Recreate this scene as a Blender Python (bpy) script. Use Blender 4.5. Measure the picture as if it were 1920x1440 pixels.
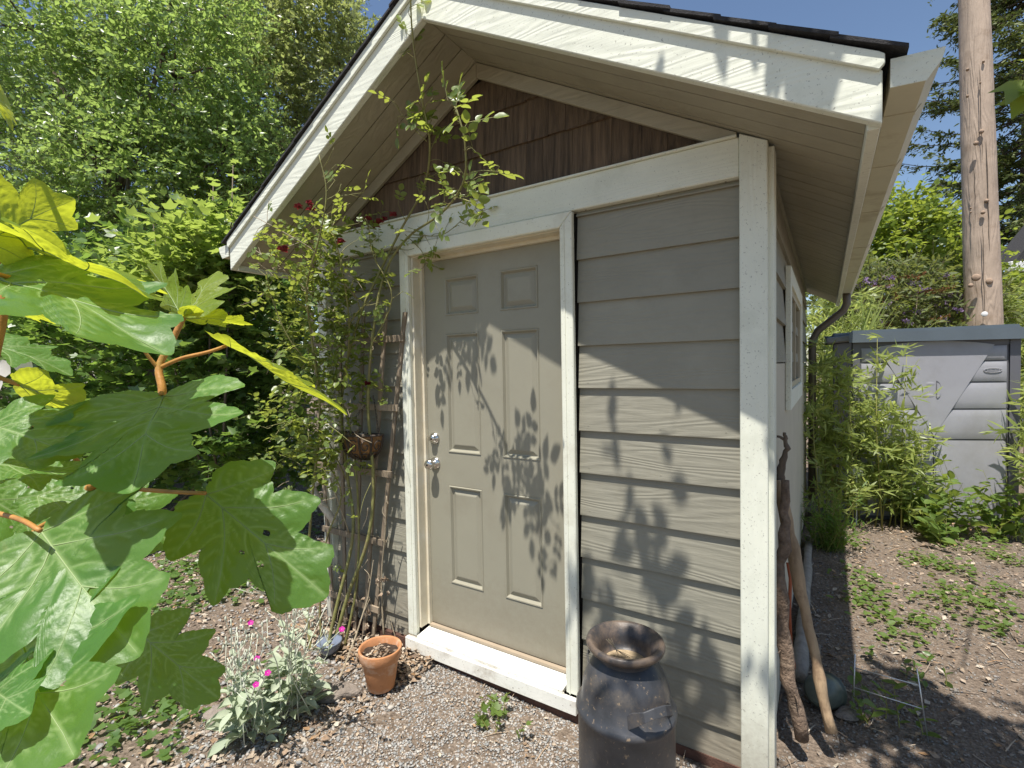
import bpy, bmesh, math, random
import numpy as np
from mathutils import Vector, Matrix

for _o in list(bpy.data.objects):
    bpy.data.objects.remove(_o, do_unlink=True)
SC = bpy.context.scene
COL = SC.collection
R = math.radians

# ------------------------------------------------------------------ camera
H = 1.58                       # eye height
F = 925.7                      # focal length in photo pixels (1920 wide)
YAW, PITCH, ROLL = R(32.495), R(1.8956), R(-1.049)
cd = bpy.data.cameras.new('camera')
cam = bpy.data.objects.new('camera', cd)
COL.objects.link(cam)
cam.location = (0, 0, H)
_cm = Matrix.Rotation(YAW, 4, 'Z') @ Matrix.Rotation(R(90) - PITCH, 4, 'X') @ Matrix.Rotation(ROLL, 4, 'Z')
cam.rotation_euler = _cm.to_euler()
cd.sensor_width = 36.0
cd.lens = 36.0 * F / 1920.0
cd.clip_start = 0.05
cd.clip_end = 500
SC.camera = cam

# ------------------------------------------------------------------ light
TO_SUN = Vector((0.055, -0.463, 1.22)).normalized()
ELEV = math.asin(TO_SUN.z)
W = bpy.data.worlds.new('World'); SC.world = W; W.use_nodes = True
nt = W.node_tree; nt.nodes.clear()
sky = nt.nodes.new('ShaderNodeTexSky'); sky.sky_type = 'NISHITA'; sky.sun_disc = False
sky.sun_elevation = ELEV
sky.sun_rotation = math.atan2(TO_SUN.x, TO_SUN.y)
sky.air_density = 1.0; sky.dust_density = 0.6; sky.ozone_density = 1.6
bg = nt.nodes.new('ShaderNodeBackground'); bg.inputs['Strength'].default_value = 0.10
wo = nt.nodes.new('ShaderNodeOutputWorld')
nt.links.new(sky.outputs[0], bg.inputs[0]); nt.links.new(bg.outputs[0], wo.inputs[0])
sd = bpy.data.lights.new('sun', 'SUN'); sd.energy = 5.0; sd.angle = R(0.5); sd.color = (1.0, 0.95, 0.88)
sun = bpy.data.objects.new('sun', sd); COL.objects.link(sun)
sun.rotation_euler = TO_SUN.to_track_quat('Z', 'Y').to_euler()
sun.location = (0, -6, 12)
SC.view_settings.view_transform = 'Standard'
SC.view_settings.look = 'None'
SC.view_settings.exposure = 0.54
SC.view_settings.gamma = 1.0
SC.view_settings.use_curve_mapping = False
SC.render.engine = 'CYCLES'
SC.cycles.use_denoising = True
SC.cycles.max_bounces = 8
SC.cycles.diffuse_bounces = 4
SC.cycles.glossy_bounces = 3
SC.cycles.transmission_bounces = 6
SC.cycles.transparent_max_bounces = 8
SC.cycles.sample_clamp_indirect = 6.0

# ------------------------------------------------------------------ helpers
def P(u, v, Z):
    """photo pixel + distance along the view axis -> world point"""
    return _cm.to_3x3() @ Vector(((u - 960.0) / F * Z, (720.0 - v) / F * Z, -Z)) + Vector((0, 0, H))
def PY(u, v, y):
    """photo pixel + world y -> world point"""
    d = P(u, v, 1.0) - Vector((0, 0, H))
    return d * (y / d.y) + Vector((0, 0, H))
def PG(u, v, z=0.0):
    """photo pixel on the ground -> world point"""
    d = P(u, v, 1.0) - Vector((0, 0, H))
    return d * ((z - H) / d.z) + Vector((0, 0, H))
def nrm(a):
    return a / np.maximum(np.linalg.norm(a, axis=-1, keepdims=True), 1e-9)

def gz(x, y):
    return (0.012 * np.sin(1.7 * x + 0.4) * np.cos(1.3 * y) + 0.008 * np.sin(3.9 * x - 2.1 * y) + 0.004 * np.sin(8.3 * y + 5 * x)) - 0.012

WLOC = {}
def tag(o, label=None, cat=None, group=None, kind=None):
    if label: o['label'] = label
    if cat: o['category'] = cat
    if group: o['group'] = group
    if kind: o['kind'] = kind
    return o
def thing(name, loc, label, cat, group=None):
    o = bpy.data.objects.new(name, None); COL.objects.link(o)
    o.empty_display_size = 0.1
    o.location = loc; WLOC[o] = Vector(loc)
    return tag(o, label, cat, group)
def link(name, me, parent=None, mat=None):
    o = bpy.data.objects.new(name, me); COL.objects.link(o)
    if mat is not None and len(me.materials) == 0:
        for m in (mat if isinstance(mat, (list, tuple)) else [mat]): me.materials.append(m)
    WLOC[o] = Vector((0, 0, 0))
    if parent is not None:
        o.parent = parent; o.location = -WLOC[parent]
    return o
def place(name, me, M, parent):
    """a shared-mesh piece with its own world matrix under a thing"""
    o = bpy.data.objects.new(name, me); COL.objects.link(o)
    o.parent = parent
    o.matrix_basis = Matrix.Translation(-WLOC[parent]) @ M
    return o

class MB:
    def __init__(s): s.v = []; s.f = []; s.m = []
    def add(s, vs, fs, mi=0):
        b = len(s.v); s.v += [tuple(p) for p in vs]
        s.f += [tuple(i + b for i in f) for f in fs]; s.m += [mi] * len(fs); return s
    def box(s, x0, x1, y0, y1, z0, z1, mi=0):
        return s.add([(x0,y0,z0),(x1,y0,z0),(x1,y1,z0),(x0,y1,z0),(x0,y0,z1),(x1,y0,z1),(x1,y1,z1),(x0,y1,z1)],
            [(0,3,2,1),(4,5,6,7),(0,1,5,4),(1,2,6,5),(2,3,7,6),(3,0,4,7)], mi)
    def hexa(s, p, mi=0):
        """8 points: bottom ring 0-3 (counter-clockwise from above), top ring 4-7"""
        return s.add(p, [(0,3,2,1),(4,5,6,7),(0,1,5,4),(1,2,6,5),(2,3,7,6),(3,0,4,7)], mi)
    def prism(s, poly, axis, a0, a1, mi=0):
        """2D polygon extruded along axis ('x','y','z')"""
        def mk(p, a):
            return (a, p[0], p[1]) if axis == 'x' else ((p[0], a, p[1]) if axis == 'y' else (p[0], p[1], a))
        n = len(poly)
        vs = [mk(p, a0) for p in poly] + [mk(p, a1) for p in poly]
        fs = [tuple(range(n)), tuple(reversed(range(n, 2*n)))] + [(i, i+n, (i+1) % n + n, (i+1) % n) for i in range(n)]
        return s.add(vs, fs, mi)
    def tube(s, path, rad, n=6, mi=0, cap=True, flat=1.0):
        path = [Vector(p) for p in path]
        k = len(path)
        if not isinstance(rad, (list, tuple)): rad = [rad] * k
        vs = []; up = None
        for i in range(k):
            d = (path[min(i+1, k-1)] - path[max(i-1, 0)])
            d = d.normalized() if d.length > 1e-9 else Vector((0, 0, 1))
            if up is None:
                up = Vector((0, 0, 1)) if abs(d.z) < 0.9 else Vector((1, 0, 0))
            a = d.cross(up)
            a = a.normalized() if a.length > 1e-6 else d.orthogonal().normalized()
            b = a.cross(d).normalized(); up = b
            for j in range(n):
                t = 2 * math.pi * j / n
                vs.append(path[i] + a * (math.cos(t) * rad[i]) + b * (math.sin(t) * rad[i] * flat))
        fs = []
        for i in range(k - 1):
            for j in range(n):
                fs.append((i*n + j, i*n + (j+1) % n, (i+1)*n + (j+1) % n, (i+1)*n + j))
        if cap:
            fs.append(tuple(reversed(range(n)))); fs.append(tuple(range((k-1)*n, k*n)))
        return s.add(vs, fs, mi)
    def lathe(s, prof, c, n=32, mi=0, sx=1.0):
        vs = []; fs = []
        for (r, z) in prof:
            for j in range(n):
                t = 2 * math.pi * j / n
                vs.append((c[0] + r * math.cos(t), c[1] + r * math.sin(t) * sx, c[2] + z))
        for i in range(len(prof) - 1):
            for j in range(n):
                fs.append((i*n + j, i*n + (j+1) % n, (i+1)*n + (j+1) % n, (i+1)*n + j))
        return s.add(vs, fs, mi)
    def mesh(s, name, mats=None, smooth=False):
        me = bpy.data.meshes.new(name)
        me.from_pydata(s.v, [], s.f); me.update()
        if mats is not None:
            for m in (mats if isinstance(mats, (list, tuple)) else [mats]): me.materials.append(m)
        if any(s.m): me.polygons.foreach_set('material_index', s.m)
        if smooth: me.polygons.foreach_set('use_smooth', [True] * len(me.polygons))
        return me
    def build(s, name, mat, parent=None, smooth=False, bevel=0.0, recalc=True):
        me = s.mesh(name, mat, smooth)
        if recalc or bevel:
            bm = bmesh.new(); bm.from_mesh(me)
            if bevel:
                bmesh.ops.bevel(bm, geom=[e for e in bm.edges if e.is_manifold and e.calc_face_angle(0) > 0.5], offset=bevel, segments=1, affect='EDGES', clamp_overlap=True)
            bmesh.ops.recalc_face_normals(bm, faces=bm.faces)
            bm.to_mesh(me); bm.free()
        return link(name, me, parent)

def np_mesh(name, V, T, mats, rnd=None, mi=None, smooth=False):
    V = np.asarray(V, np.float32); T = np.asarray(T, np.int32)
    me = bpy.data.meshes.new(name)
    me.vertices.add(len(V)); me.vertices.foreach_set('co', V.ravel())
    me.loops.add(T.size); me.loops.foreach_set('vertex_index', T.ravel())
    me.polygons.add(len(T)); me.polygons.foreach_set('loop_start', np.arange(len(T), dtype=np.int32) * T.shape[1])
    if mi is not None: me.polygons.foreach_set('material_index', np.asarray(mi, np.int32))
    if smooth: me.polygons.foreach_set('use_smooth', np.ones(len(T), bool))
    if rnd is not None:
        at = me.attributes.new('rnd', 'FLOAT', 'POINT'); at.data.foreach_set('value', np.asarray(rnd, np.float32))
    me.update(calc_edges=True)
    for m in (mats if isinstance(mats, (list, tuple)) else [mats]): me.materials.append(m)
    return me

def inst(tv, tf, pos, ax, ay, az, size, rnd=None, mi=0):
    """n copies of a small template; returns verts, tris, rnd, mat index"""
    tv = np.asarray(tv, float); tf = np.asarray(tf, int)
    n = len(pos); k = len(tv)
    size = np.broadcast_to(np.asarray(size, float), (n,))
    S = tv[None, :, :] * size[:, None, None]
    V = pos[:, None, :] + S[..., 0:1] * ax[:, None, :] + S[..., 1:2] * ay[:, None, :] + S[..., 2:3] * az[:, None, :]
    T = (tf[None] + (np.arange(n) * k)[:, None, None]).reshape(-1, tf.shape[1])
    r = np.repeat(rnd if rnd is not None else np.zeros(n), k)
    return V.reshape(-1, 3), T, r, np.full(len(T), mi, int)
def merge(parts):
    V = []; T = []; Rr = []; M = []; b = 0
    for v, t, r, m in parts:
        V.append(v); T.append(t + b); Rr.append(r); M.append(m); b += len(v)
    return np.concatenate(V), np.concatenate(T), np.concatenate(Rr), np.concatenate(M)
def frame_from(d, up):
    d = nrm(d); x = nrm(np.cross(d, up)); z = np.cross(x, d)
    return x, d, z
def tubes(paths, r0, r1, n=3, mi=1):
    """paths (m,k,3): thin tapered tubes, vectorised"""
    m, k, _ = paths.shape
    d = nrm(np.diff(paths, axis=1)); d = np.concatenate([d, d[:, -1:]], 1)
    ref = np.where(np.abs(d[..., 2:3]) < 0.9, np.array([0, 0, 1.0]), np.array([1.0, 0, 0]))
    a = nrm(np.cross(d, ref)); b = np.cross(a, d)
    rad = np.linspace(0, 1, k)[None, :, None]
    rr = np.broadcast_to(np.asarray(r0, float).reshape(-1, 1, 1) * (1 - rad) + np.asarray(r1, float).reshape(-1, 1, 1) * rad, (m, k, 1))
    vs = []
    for j in range(n):
        t = 2 * math.pi * j / n
        vs.append(paths + rr * (a * math.cos(t) + b * math.sin(t)))
    V = np.stack(vs, 2).reshape(-1, 3)
    base = (np.arange(m) * k * n)[:, None]
    tr = []
    for i in range(k - 1):
        for j in range(n):
            q = [i*n + j, i*n + (j+1) % n, (i+1)*n + (j+1) % n, (i+1)*n + j]
            tr += [[q[0], q[1], q[2]], [q[0], q[2], q[3]]]
    T = (np.array(tr)[None] + base[:, None]).reshape(-1, 3)
    return V, T, np.full(len(V), 0.5), np.full(len(T), mi, int)

# leaf templates (y = length 1)
LEAF4 = ([(0,0,0),(-.27,.42,.05),(.27,.42,.05),(0,1,-.04),(0,.45,-.03)], [(0,4,1),(4,3,1),(0,2,4),(4,2,3)])
_o = [(.0,0),(.17,.12),(.29,.33),(.29,.55),(.18,.8),(.0,1)]
LEAF10 = ([(0,0,0),(0,.33,-.02),(0,.6,-.03),(0,1,-.10)] + [(sx*x,y,.05*(x/.29)) for sx in (-1,1) for (x,y) in ((.17,.12),(.30,.36),(.26,.62),(.12,.86))],
          [(0,1,4),(1,5,4),(1,2,5),(2,6,5),(2,3,6),(3,7,6),(0,8,1),(1,8,9),(1,9,2),(2,9,10),(2,10,3),(3,10,11)])
BLADE = ([(0,0,0),(-.055,.3,.012),(.055,.3,.012),(0,1,-.10),(-.04,.7,-.02),(.04,.7,-.02)], [(0,2,1),(1,2,5),(1,5,4),(4,5,3)])
# three-lobed maple-like leaf
LOBE = ([(0,0,0),(-.30,.05,.03),(-.52,.52,.0),(-.22,.50,.03),(0,1,-.05),(.22,.50,.03),(.52,.52,.0),(.30,.05,.03),(0,.42,-.03)],
        [(0,8,1),(1,8,3),(1,3,2),(3,8,4),(8,5,4),(8,7,5),(7,6,5),(0,7,8)])

def rdir(rng, n):
    return nrm(rng.normal(size=(n, 3)))
def sprays(rng, org, dirs, length, nl, size, tmpl, mi=0, droop=0.15, spread=0.9, flat=0.7, twig_r=0.003, twig_mi=1, jitter=0.35, tip=True):
    """twigs carrying alternate leaves"""
    n = len(org)
    L = length * rng.uniform(.6, 1.3, n)
    d0 = nrm(dirs)
    s = np.linspace(0, 1, 4)
    bend = nrm(rng.normal(size=(n, 3)) * .3 + np.array([0, 0, -droop]))
    paths = org[:, None, :] + (d0[:, None, :] * s[None, :, None] + bend[:, None, :] * .35 * (s[None, :, None] ** 2)) * L[:, None, None]
    parts = []
    if twig_r: parts.append(tubes(paths, twig_r, twig_r * .4, 3, twig_mi))
    t = (np.arange(nl) + .6) / nl
    t = np.clip(t[None] + rng.normal(0, .05, (n, nl)), .08, 1)
    pos = org[:, None, :] + (d0[:, None, :] * t[..., None] + bend[:, None, :] * .35 * t[..., None] ** 2) * L[:, None, None]
    up = np.array([0, 0, 1.0])
    side = nrm(np.cross(d0, up) + rng.normal(size=(n, 3)) * .15)
    sg = np.where(np.arange(nl) % 2 == 0, 1.0, -1.0)[None, :, None]
    ld = d0[:, None, :] * .55 + side[:, None, :] * sg * spread + rng.normal(size=(n, nl, 3)) * jitter
    ln = up * flat + rng.normal(size=(n, nl, 3)) * .5 + 0 * ld
    pos = pos.reshape(-1, 3); ld = ld.reshape(-1, 3); ln = ln.reshape(-1, 3)
    ax, ay, az = frame_from(ld, ln)
    sz = size * rng.uniform(.6, 1.25, len(pos))
    parts.append(inst(tmpl[0], tmpl[1], pos, ax, ay, az, sz, rng.uniform(0, 1, len(pos)), mi))
    return parts
def blob_points(rng, c, r, n, lo=.45):
    d = rdir(rng, n); rr = rng.uniform(lo ** 2.5, 1, n) ** (1 / 2.5)
    return np.array(c) + d * rr[:, None] * np.array(r), d * np.array(r)
# ------------------------------------------------------------------ materials
def _new(name):
    m = bpy.data.materials.new(name); m.use_nodes = True
    nt = m.node_tree; nt.nodes.clear()
    out = nt.nodes.new('ShaderNodeOutputMaterial')
    return m, nt, out
def N(nt, t, **kw):
    n = nt.nodes.new(t)
    for k, v in kw.items():
        if k in n.inputs.keys() if hasattr(n.inputs, 'keys') else False: n.inputs[k].default_value = v
        else: setattr(n, k, v)
    return n
def c4(c): return (c[0], c[1], c[2], 1.0)
def pmat(name, col, rough=.6, var=.18, scale=6.0, stretch=(1,1,1), bump=.15, bscale=90.0, bstretch=None, spec=.4, rand=0.0,
         dirt=None, dirt_amt=.5, dirt_scale=4.0, dirt_lo=.52, dirt_hi=.68, metal=0.0, detail=6.0, bdist=.01, fine=None, fine_scale=200.0, fine_amt=.3):
    m, nt, out = _new(name); L = nt.links.new
    b = N(nt, 'ShaderNodeBsdfPrincipled'); L(b.outputs[0], out.inputs[0])
    b.inputs['Roughness'].default_value = rough; b.inputs['Specular IOR Level'].default_value = spec; b.inputs['Metallic'].default_value = metal
    tc = N(nt, 'ShaderNodeTexCoord'); mp = N(nt, 'ShaderNodeMapping'); mp.inputs['Scale'].default_value = stretch
    oi = N(nt, 'ShaderNodeObjectInfo')
    off = N(nt, 'ShaderNodeVectorMath', operation='SCALE'); off.inputs['Scale'].default_value = 7.0 if rand else 0.0
    cx = N(nt, 'ShaderNodeCombineXYZ')
    L(oi.outputs['Random'], cx.inputs[0]); L(oi.outputs['Random'], cx.inputs[2]); L(cx.outputs[0], off.inputs[0])
    L(off.outputs[0], mp.inputs['Location'])
    L(tc.outputs['Object'], mp.inputs[0])
    n1 = N(nt, 'ShaderNodeTexNoise'); n1.inputs['Scale'].default_value = scale; n1.inputs['Detail'].default_value = detail; n1.inputs['Roughness'].default_value = .65
    L(mp.outputs[0], n1.inputs['Vector'])
    mr = N(nt, 'ShaderNodeMapRange'); mr.inputs['From Min'].default_value = .3; mr.inputs['From Max'].default_value = .7
    mr.inputs['To Min'].default_value = 1 - var; mr.inputs['To Max'].default_value = 1 + var
    L(n1.outputs[0], mr.inputs[0])
    val = mr.outputs[0]
    if rand:
        mr2 = N(nt, 'ShaderNodeMapRange'); mr2.inputs['To Min'].default_value = 1 - rand; mr2.inputs['To Max'].default_value = 1 + rand
        L(oi.outputs['Random'], mr2.inputs[0])
        mu = N(nt, 'ShaderNodeMath', operation='MULTIPLY'); L(val, mu.inputs[0]); L(mr2.outputs[0], mu.inputs[1]); val = mu.outputs[0]
    sc = N(nt, 'ShaderNodeVectorMath', operation='SCALE'); sc.inputs[0].default_value = col; L(val, sc.inputs['Scale'])
    c = sc.outputs[0]
    def over(cc, colour, s, lo, hi, amt, strv=(1,1,1)):
        n = N(nt, 'ShaderNodeTexNoise'); n.inputs['Scale'].default_value = s; n.inputs['Detail'].default_value = 8; n.inputs['Roughness'].default_value = .7
        L(mp.outputs[0] if strv != (1,1,1) else tc.outputs['Object'], n.inputs['Vector'])
        r = N(nt, 'ShaderNodeMapRange'); r.inputs['From Min'].default_value = lo; r.inputs['From Max'].default_value = hi
        r.inputs['To Max'].default_value = amt; L(n.outputs[0], r.inputs[0])
        x = N(nt, 'ShaderNodeMix', data_type='RGBA'); L(r.outputs[0], x.inputs[0]); L(cc, x.inputs[6]); x.inputs[7].default_value = c4(colour)
        return x.outputs[2]
    if dirt: c = over(c, dirt, dirt_scale, dirt_lo, dirt_hi, dirt_amt)
    if fine: c = over(c, fine, fine_scale, .60, .66, fine_amt)
    L(c, b.inputs['Base Color'])
    if bump:
        mp2 = N(nt, 'ShaderNodeMapping'); mp2.inputs['Scale'].default_value = bstretch or stretch
        L(off.outputs[0], mp2.inputs['Location']); L(tc.outputs['Object'], mp2.inputs[0])
        n2 = N(nt, 'ShaderNodeTexNoise'); n2.inputs['Scale'].default_value = bscale; n2.inputs['Detail'].default_value = 5; n2.inputs['Roughness'].default_value = .6
        L(mp2.outputs[0], n2.inputs['Vector'])
        bp = N(nt, 'ShaderNodeBump'); bp.inputs['Strength'].default_value = bump; bp.inputs['Distance'].default_value = bdist
        L(n2.outputs[0], bp.inputs['Height']); L(bp.outputs[0], b.inputs['Normal'])
    return m
def grainmat(name, col, axis='x', rough=.65, amt=.5, scale=26.0, rand=.05, var=.08, dirt=None, dirt_amt=.3, specks=None, splash=None):
    """painted fibre-cement / timber board with embossed cathedral grain along an axis"""
    m = pmat(name, col, rough, var, 3.0, (1,1,1), 0, rand=rand, dirt=dirt, dirt_amt=dirt_amt, dirt_scale=5.0, fine=specks, fine_scale=120.0, fine_amt=.8)
    nt = m.node_tree; L = nt.links.new
    b = [n for n in nt.nodes if n.type == 'BSDF_PRINCIPLED'][0]
    tc = [n for n in nt.nodes if n.type == 'TEX_COORD'][0]
    oi = [n for n in nt.nodes if n.type == 'OBJECT_INFO'][0]
    cx = N(nt, 'ShaderNodeCombineXYZ'); mu = N(nt, 'ShaderNodeMath', operation='MULTIPLY'); mu.inputs[1].default_value = 13.0
    L(oi.outputs['Random'], mu.inputs[0]); L(mu.outputs[0], cx.inputs[0]); L(mu.outputs[0], cx.inputs[1]); L(mu.outputs[0], cx.inputs[2])
    mp = N(nt, 'ShaderNodeMapping'); L(cx.outputs[0], mp.inputs['Location']); L(tc.outputs['Object'], mp.inputs[0])
    st = {'x': (.13, 1, 1), 'y': (1, .13, 1), 'z': (1, 1, .13)}[axis]
    mp.inputs['Scale'].default_value = st
    n = N(nt, 'ShaderNodeTexNoise'); n.inputs['Scale'].default_value = 5.0; n.inputs['Detail'].default_value = 2.5; n.inputs['Distortion'].default_value = .3
    L(mp.outputs[0], n.inputs['Vector'])
    k = N(nt, 'ShaderNodeMath', operation='MULTIPLY'); k.inputs[1].default_value = scale * 6; L(n.outputs[0], k.inputs[0])
    s = N(nt, 'ShaderNodeMath', operation='SINE'); L(k.outputs[0], s.inputs[0])
    n3 = N(nt, 'ShaderNodeTexNoise'); n3.inputs['Scale'].default_value = 140.0; n3.inputs['Detail'].default_value = 3
    mp3 = N(nt, 'ShaderNodeMapping'); mp3.inputs['Scale'].default_value = {'x': (.1, 1, 1), 'y': (1, .1, 1), 'z': (1, 1, .1)}[axis]
    L(tc.outputs['Object'], mp3.inputs[0]); L(mp3.outputs[0], n3.inputs['Vector'])
    ad = N(nt, 'ShaderNodeMath', operation='MULTIPLY_ADD'); ad.inputs[1].default_value = 2.2; L(n3.outputs[0], ad.inputs[0]); L(s.outputs[0], ad.inputs[2])
    bp = N(nt, 'ShaderNodeBump'); bp.inputs['Strength'].default_value = amt; bp.inputs['Distance'].default_value = .0022
    L(ad.outputs[0], bp.inputs['Height']); L(bp.outputs[0], b.inputs['Normal'])
    if splash: add_splash(m, splash)
    return m
def add_splash(m, colour, top=.55):
    """mud thrown up by rain on the lowest boards"""
    nt = m.node_tree; L = nt.links.new
    b = [n for n in nt.nodes if n.type == 'BSDF_PRINCIPLED'][0]; tc = [n for n in nt.nodes if n.type == 'TEX_COORD'][0]
    src = b.inputs['Base Color'].links[0].from_socket
    ge = N(nt, 'ShaderNodeNewGeometry'); sp = N(nt, 'ShaderNodeSeparateXYZ'); L(ge.outputs['Position'], sp.inputs[0])
    mr = N(nt, 'ShaderNodeMapRange'); mr.inputs['From Min'].default_value = .05; mr.inputs['From Max'].default_value = top; mr.inputs['To Min'].default_value = .75; mr.inputs['To Max'].default_value = -.35; mr.clamp = False
    L(sp.outputs['Z'], mr.inputs[0])
    n = N(nt, 'ShaderNodeTexNoise'); n.inputs['Scale'].default_value = 38.0; n.inputs['Detail'].default_value = 9; n.inputs['Roughness'].default_value = .75; L(ge.outputs['Position'], n.inputs['Vector'])
    ad = N(nt, 'ShaderNodeMath', operation='ADD'); L(mr.outputs[0], ad.inputs[0]); L(n.outputs[0], ad.inputs[1])
    r2 = N(nt, 'ShaderNodeMapRange'); r2.inputs['From Min'].default_value = .55; r2.inputs['From Max'].default_value = 1.25; r2.inputs['To Max'].default_value = .6; L(ad.outputs[0], r2.inputs[0])
    x = N(nt, 'ShaderNodeMix', data_type='RGBA'); L(r2.outputs[0], x.inputs[0]); L(src, x.inputs[6]); x.inputs[7].default_value = c4(colour)
    L(x.outputs[2], b.inputs['Base Color'])
def leafmat(name, c0, c1, trans=.35, tcol=None, rough=.42, spec=.5, bump=0.0, bscale=60.0, vein=None):
    m, nt, out = _new(name); L = nt.links.new
    b = N(nt, 'ShaderNodeBsdfPrincipled'); b.inputs['Roughness'].default_value = rough; b.inputs['Specular IOR Level'].default_value = spec
    at = N(nt, 'ShaderNodeAttribute', attribute_name='rnd')
    oi = N(nt, 'ShaderNodeObjectInfo')
    x = N(nt, 'ShaderNodeMix', data_type='RGBA'); x.inputs[6].default_value = c4(c0); x.inputs[7].default_value = c4(c1)
    tc = N(nt, 'ShaderNodeTexCoord')
    nz = N(nt, 'ShaderNodeTexNoise'); nz.inputs['Scale'].default_value = 1.7; nz.inputs['Detail'].default_value = 3
    L(tc.outputs['Object'], nz.inputs['Vector'])
    ad = N(nt, 'ShaderNodeMath', operation='MULTIPLY_ADD'); ad.inputs[1].default_value = .7; L(nz.outputs[0], ad.inputs[0]); 
    a2 = N(nt, 'ShaderNodeMath', operation='MULTIPLY_ADD'); a2.inputs[1].default_value = .6; a2.inputs[2].default_value = -.15; L(at.outputs['Fac'], a2.inputs[0]); L(a2.outputs[0], ad.inputs[2])
    cl = N(nt, 'ShaderNodeClamp'); L(ad.outputs[0], cl.inputs[0]); L(cl.outputs[0], x.inputs[0])
    cc = x.outputs[2]
    if vein:
        av = N(nt, 'ShaderNodeAttribute', attribute_name='vein')
        xv = N(nt, 'ShaderNodeMix', data_type='RGBA'); L(av.outputs['Fac'], xv.inputs[0]); L(cc, xv.inputs[6]); xv.inputs[7].default_value = c4(vein); cc = xv.outputs[2]
        # browned spots and edges
        ns = N(nt, 'ShaderNodeTexNoise'); ns.inputs['Scale'].default_value = 9.0; ns.inputs['Detail'].default_value = 6; L(tc.outputs['Object'], ns.inputs['Vector'])
        rs = N(nt, 'ShaderNodeMapRange'); rs.inputs['From Min'].default_value = .66; rs.inputs['From Max'].default_value = .74; rs.inputs['To Max'].default_value = .6; L(ns.outputs[0], rs.inputs[0])
        xs = N(nt, 'ShaderNodeMix', data_type='RGBA'); L(rs.outputs[0], xs.inputs[0]); L(cc, xs.inputs[6]); xs.inputs[7].default_value = (.16, .20, .05, 1); cc = xs.outputs[2]
    L(cc, b.inputs['Base Color'])
    tr = N(nt, 'ShaderNodeBsdfTranslucent')
    if tcol is None: tcol = (min(1, c1[0] * 3.2), min(1, c1[1] * 2.6), c1[2] * 1.2)
    tr.inputs[0].default_value = c4(tcol)
    mx = N(nt, 'ShaderNodeMixShader'); mx.inputs[0].default_value = trans
    L(b.outputs[0], mx.inputs[1]); L(tr.outputs[0], mx.inputs[2]); L(mx.outputs[0], out.inputs[0])
    if bump:
        vo = N(nt, 'ShaderNodeTexNoise'); vo.inputs['Scale'].default_value = bscale; vo.inputs['Detail'].default_value = 3
        L(tc.outputs['Object'], vo.inputs['Vector'])
        bp = N(nt, 'ShaderNodeBump'); bp.inputs['Strength'].default_value = bump; bp.inputs['Distance'].default_value = .004
        L(vo.outputs[0], bp.inputs['Height']); L(bp.outputs[0], b.inputs['Normal']); L(bp.outputs[0], tr.inputs['Normal'])
    return m
def rampmat(name, cols, rough=.8, bump=.3, bscale=80.0, spec=.25):
    """colour picked per piece by the rnd attribute"""
    m, nt, out = _new(name); L = nt.links.new
    b = N(nt, 'ShaderNodeBsdfPrincipled'); b.inputs['Roughness'].default_value = rough; b.inputs['Specular IOR Level'].default_value = spec
    L(b.outputs[0], out.inputs[0])
    at = N(nt, 'ShaderNodeAttribute', attribute_name='rnd')
    r = N(nt, 'ShaderNodeValToRGB'); r.color_ramp.interpolation = 'LINEAR'
    el = r.color_ramp.elements
    while len(el) < len(cols): el.new(.5)
    for i, c in enumerate(cols):
        el[i].position = i / (len(cols) - 1); el[i].color = c4(c)
    L(at.outputs['Fac'], r.inputs[0])
    tc = N(nt, 'ShaderNodeTexCoord'); n = N(nt, 'ShaderNodeTexNoise'); n.inputs['Scale'].default_value = bscale; n.inputs['Detail'].default_value = 4
    L(tc.outputs['Object'], n.inputs['Vector'])
    mr = N(nt, 'ShaderNodeMapRange'); mr.inputs['From Min'].default_value = .3; mr.inputs['From Max'].default_value = .7; mr.inputs['To Min'].default_value = .75; mr.inputs['To Max'].default_value = 1.2
    L(n.outputs[0], mr.inputs[0])
    sc = N(nt, 'ShaderNodeVectorMath', operation='SCALE'); L(r.outputs[0], sc.inputs[0]); L(mr.outputs[0], sc.inputs['Scale'])
    L(sc.outputs[0], b.inputs['Base Color'])
    bp = N(nt, 'ShaderNodeBump'); bp.inputs['Strength'].default_value = bump; bp.inputs['Distance'].default_value = .004
    L(n.outputs[0], bp.inputs['Height']); L(bp.outputs[0], b.inputs['Normal'])
    return m

M = {}
TAUPE = (.268, .255, .200)
M['siding'] = grainmat('siding_paint', TAUPE, 'x', amt=.24, dirt=(.2,.185,.14), dirt_amt=.25, splash=(.20,.165,.12))
M['siding_y'] = grainmat('side_siding_paint', TAUPE, 'y', amt=.24, dirt=(.2,.185,.14), dirt_amt=.25)
M['panel'] = pmat('smooth_render_paint', (.50,.46,.37), .7, .08, 3, bump=.2, bscale=30)
M['door'] = pmat('door_paint', (.295,.280,.215), .42, .04, 2.5, bump=.04, bscale=200, dirt=(.2,.17,.12), dirt_amt=.22, dirt_scale=3.0)
TRIM = (.715, .73, .62)
add_splash(M['door'], (.20,.165,.12), .75)
M['trim'] = grainmat('trim_paint', TRIM, 'x', amt=.16, scale=22, var=.06, dirt=(.45,.47,.36), dirt_amt=.3, specks=(.22,.21,.18))
M['trim_z'] = grainmat('post_paint', TRIM, 'z', amt=.16, scale=22, var=.06, dirt=(.5,.52,.42), dirt_amt=.3, specks=(.24,.23,.2), splash=(.30,.26,.2))
M['casing'] = pmat('casing_paint', (.74,.75,.64), .45, .05, 4, bump=.06, bscale=60, dirt=(.42,.38,.28), dirt_amt=.35, dirt_scale=6, fine=(.2,.17,.12), fine_scale=70, fine_amt=.6)
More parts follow.
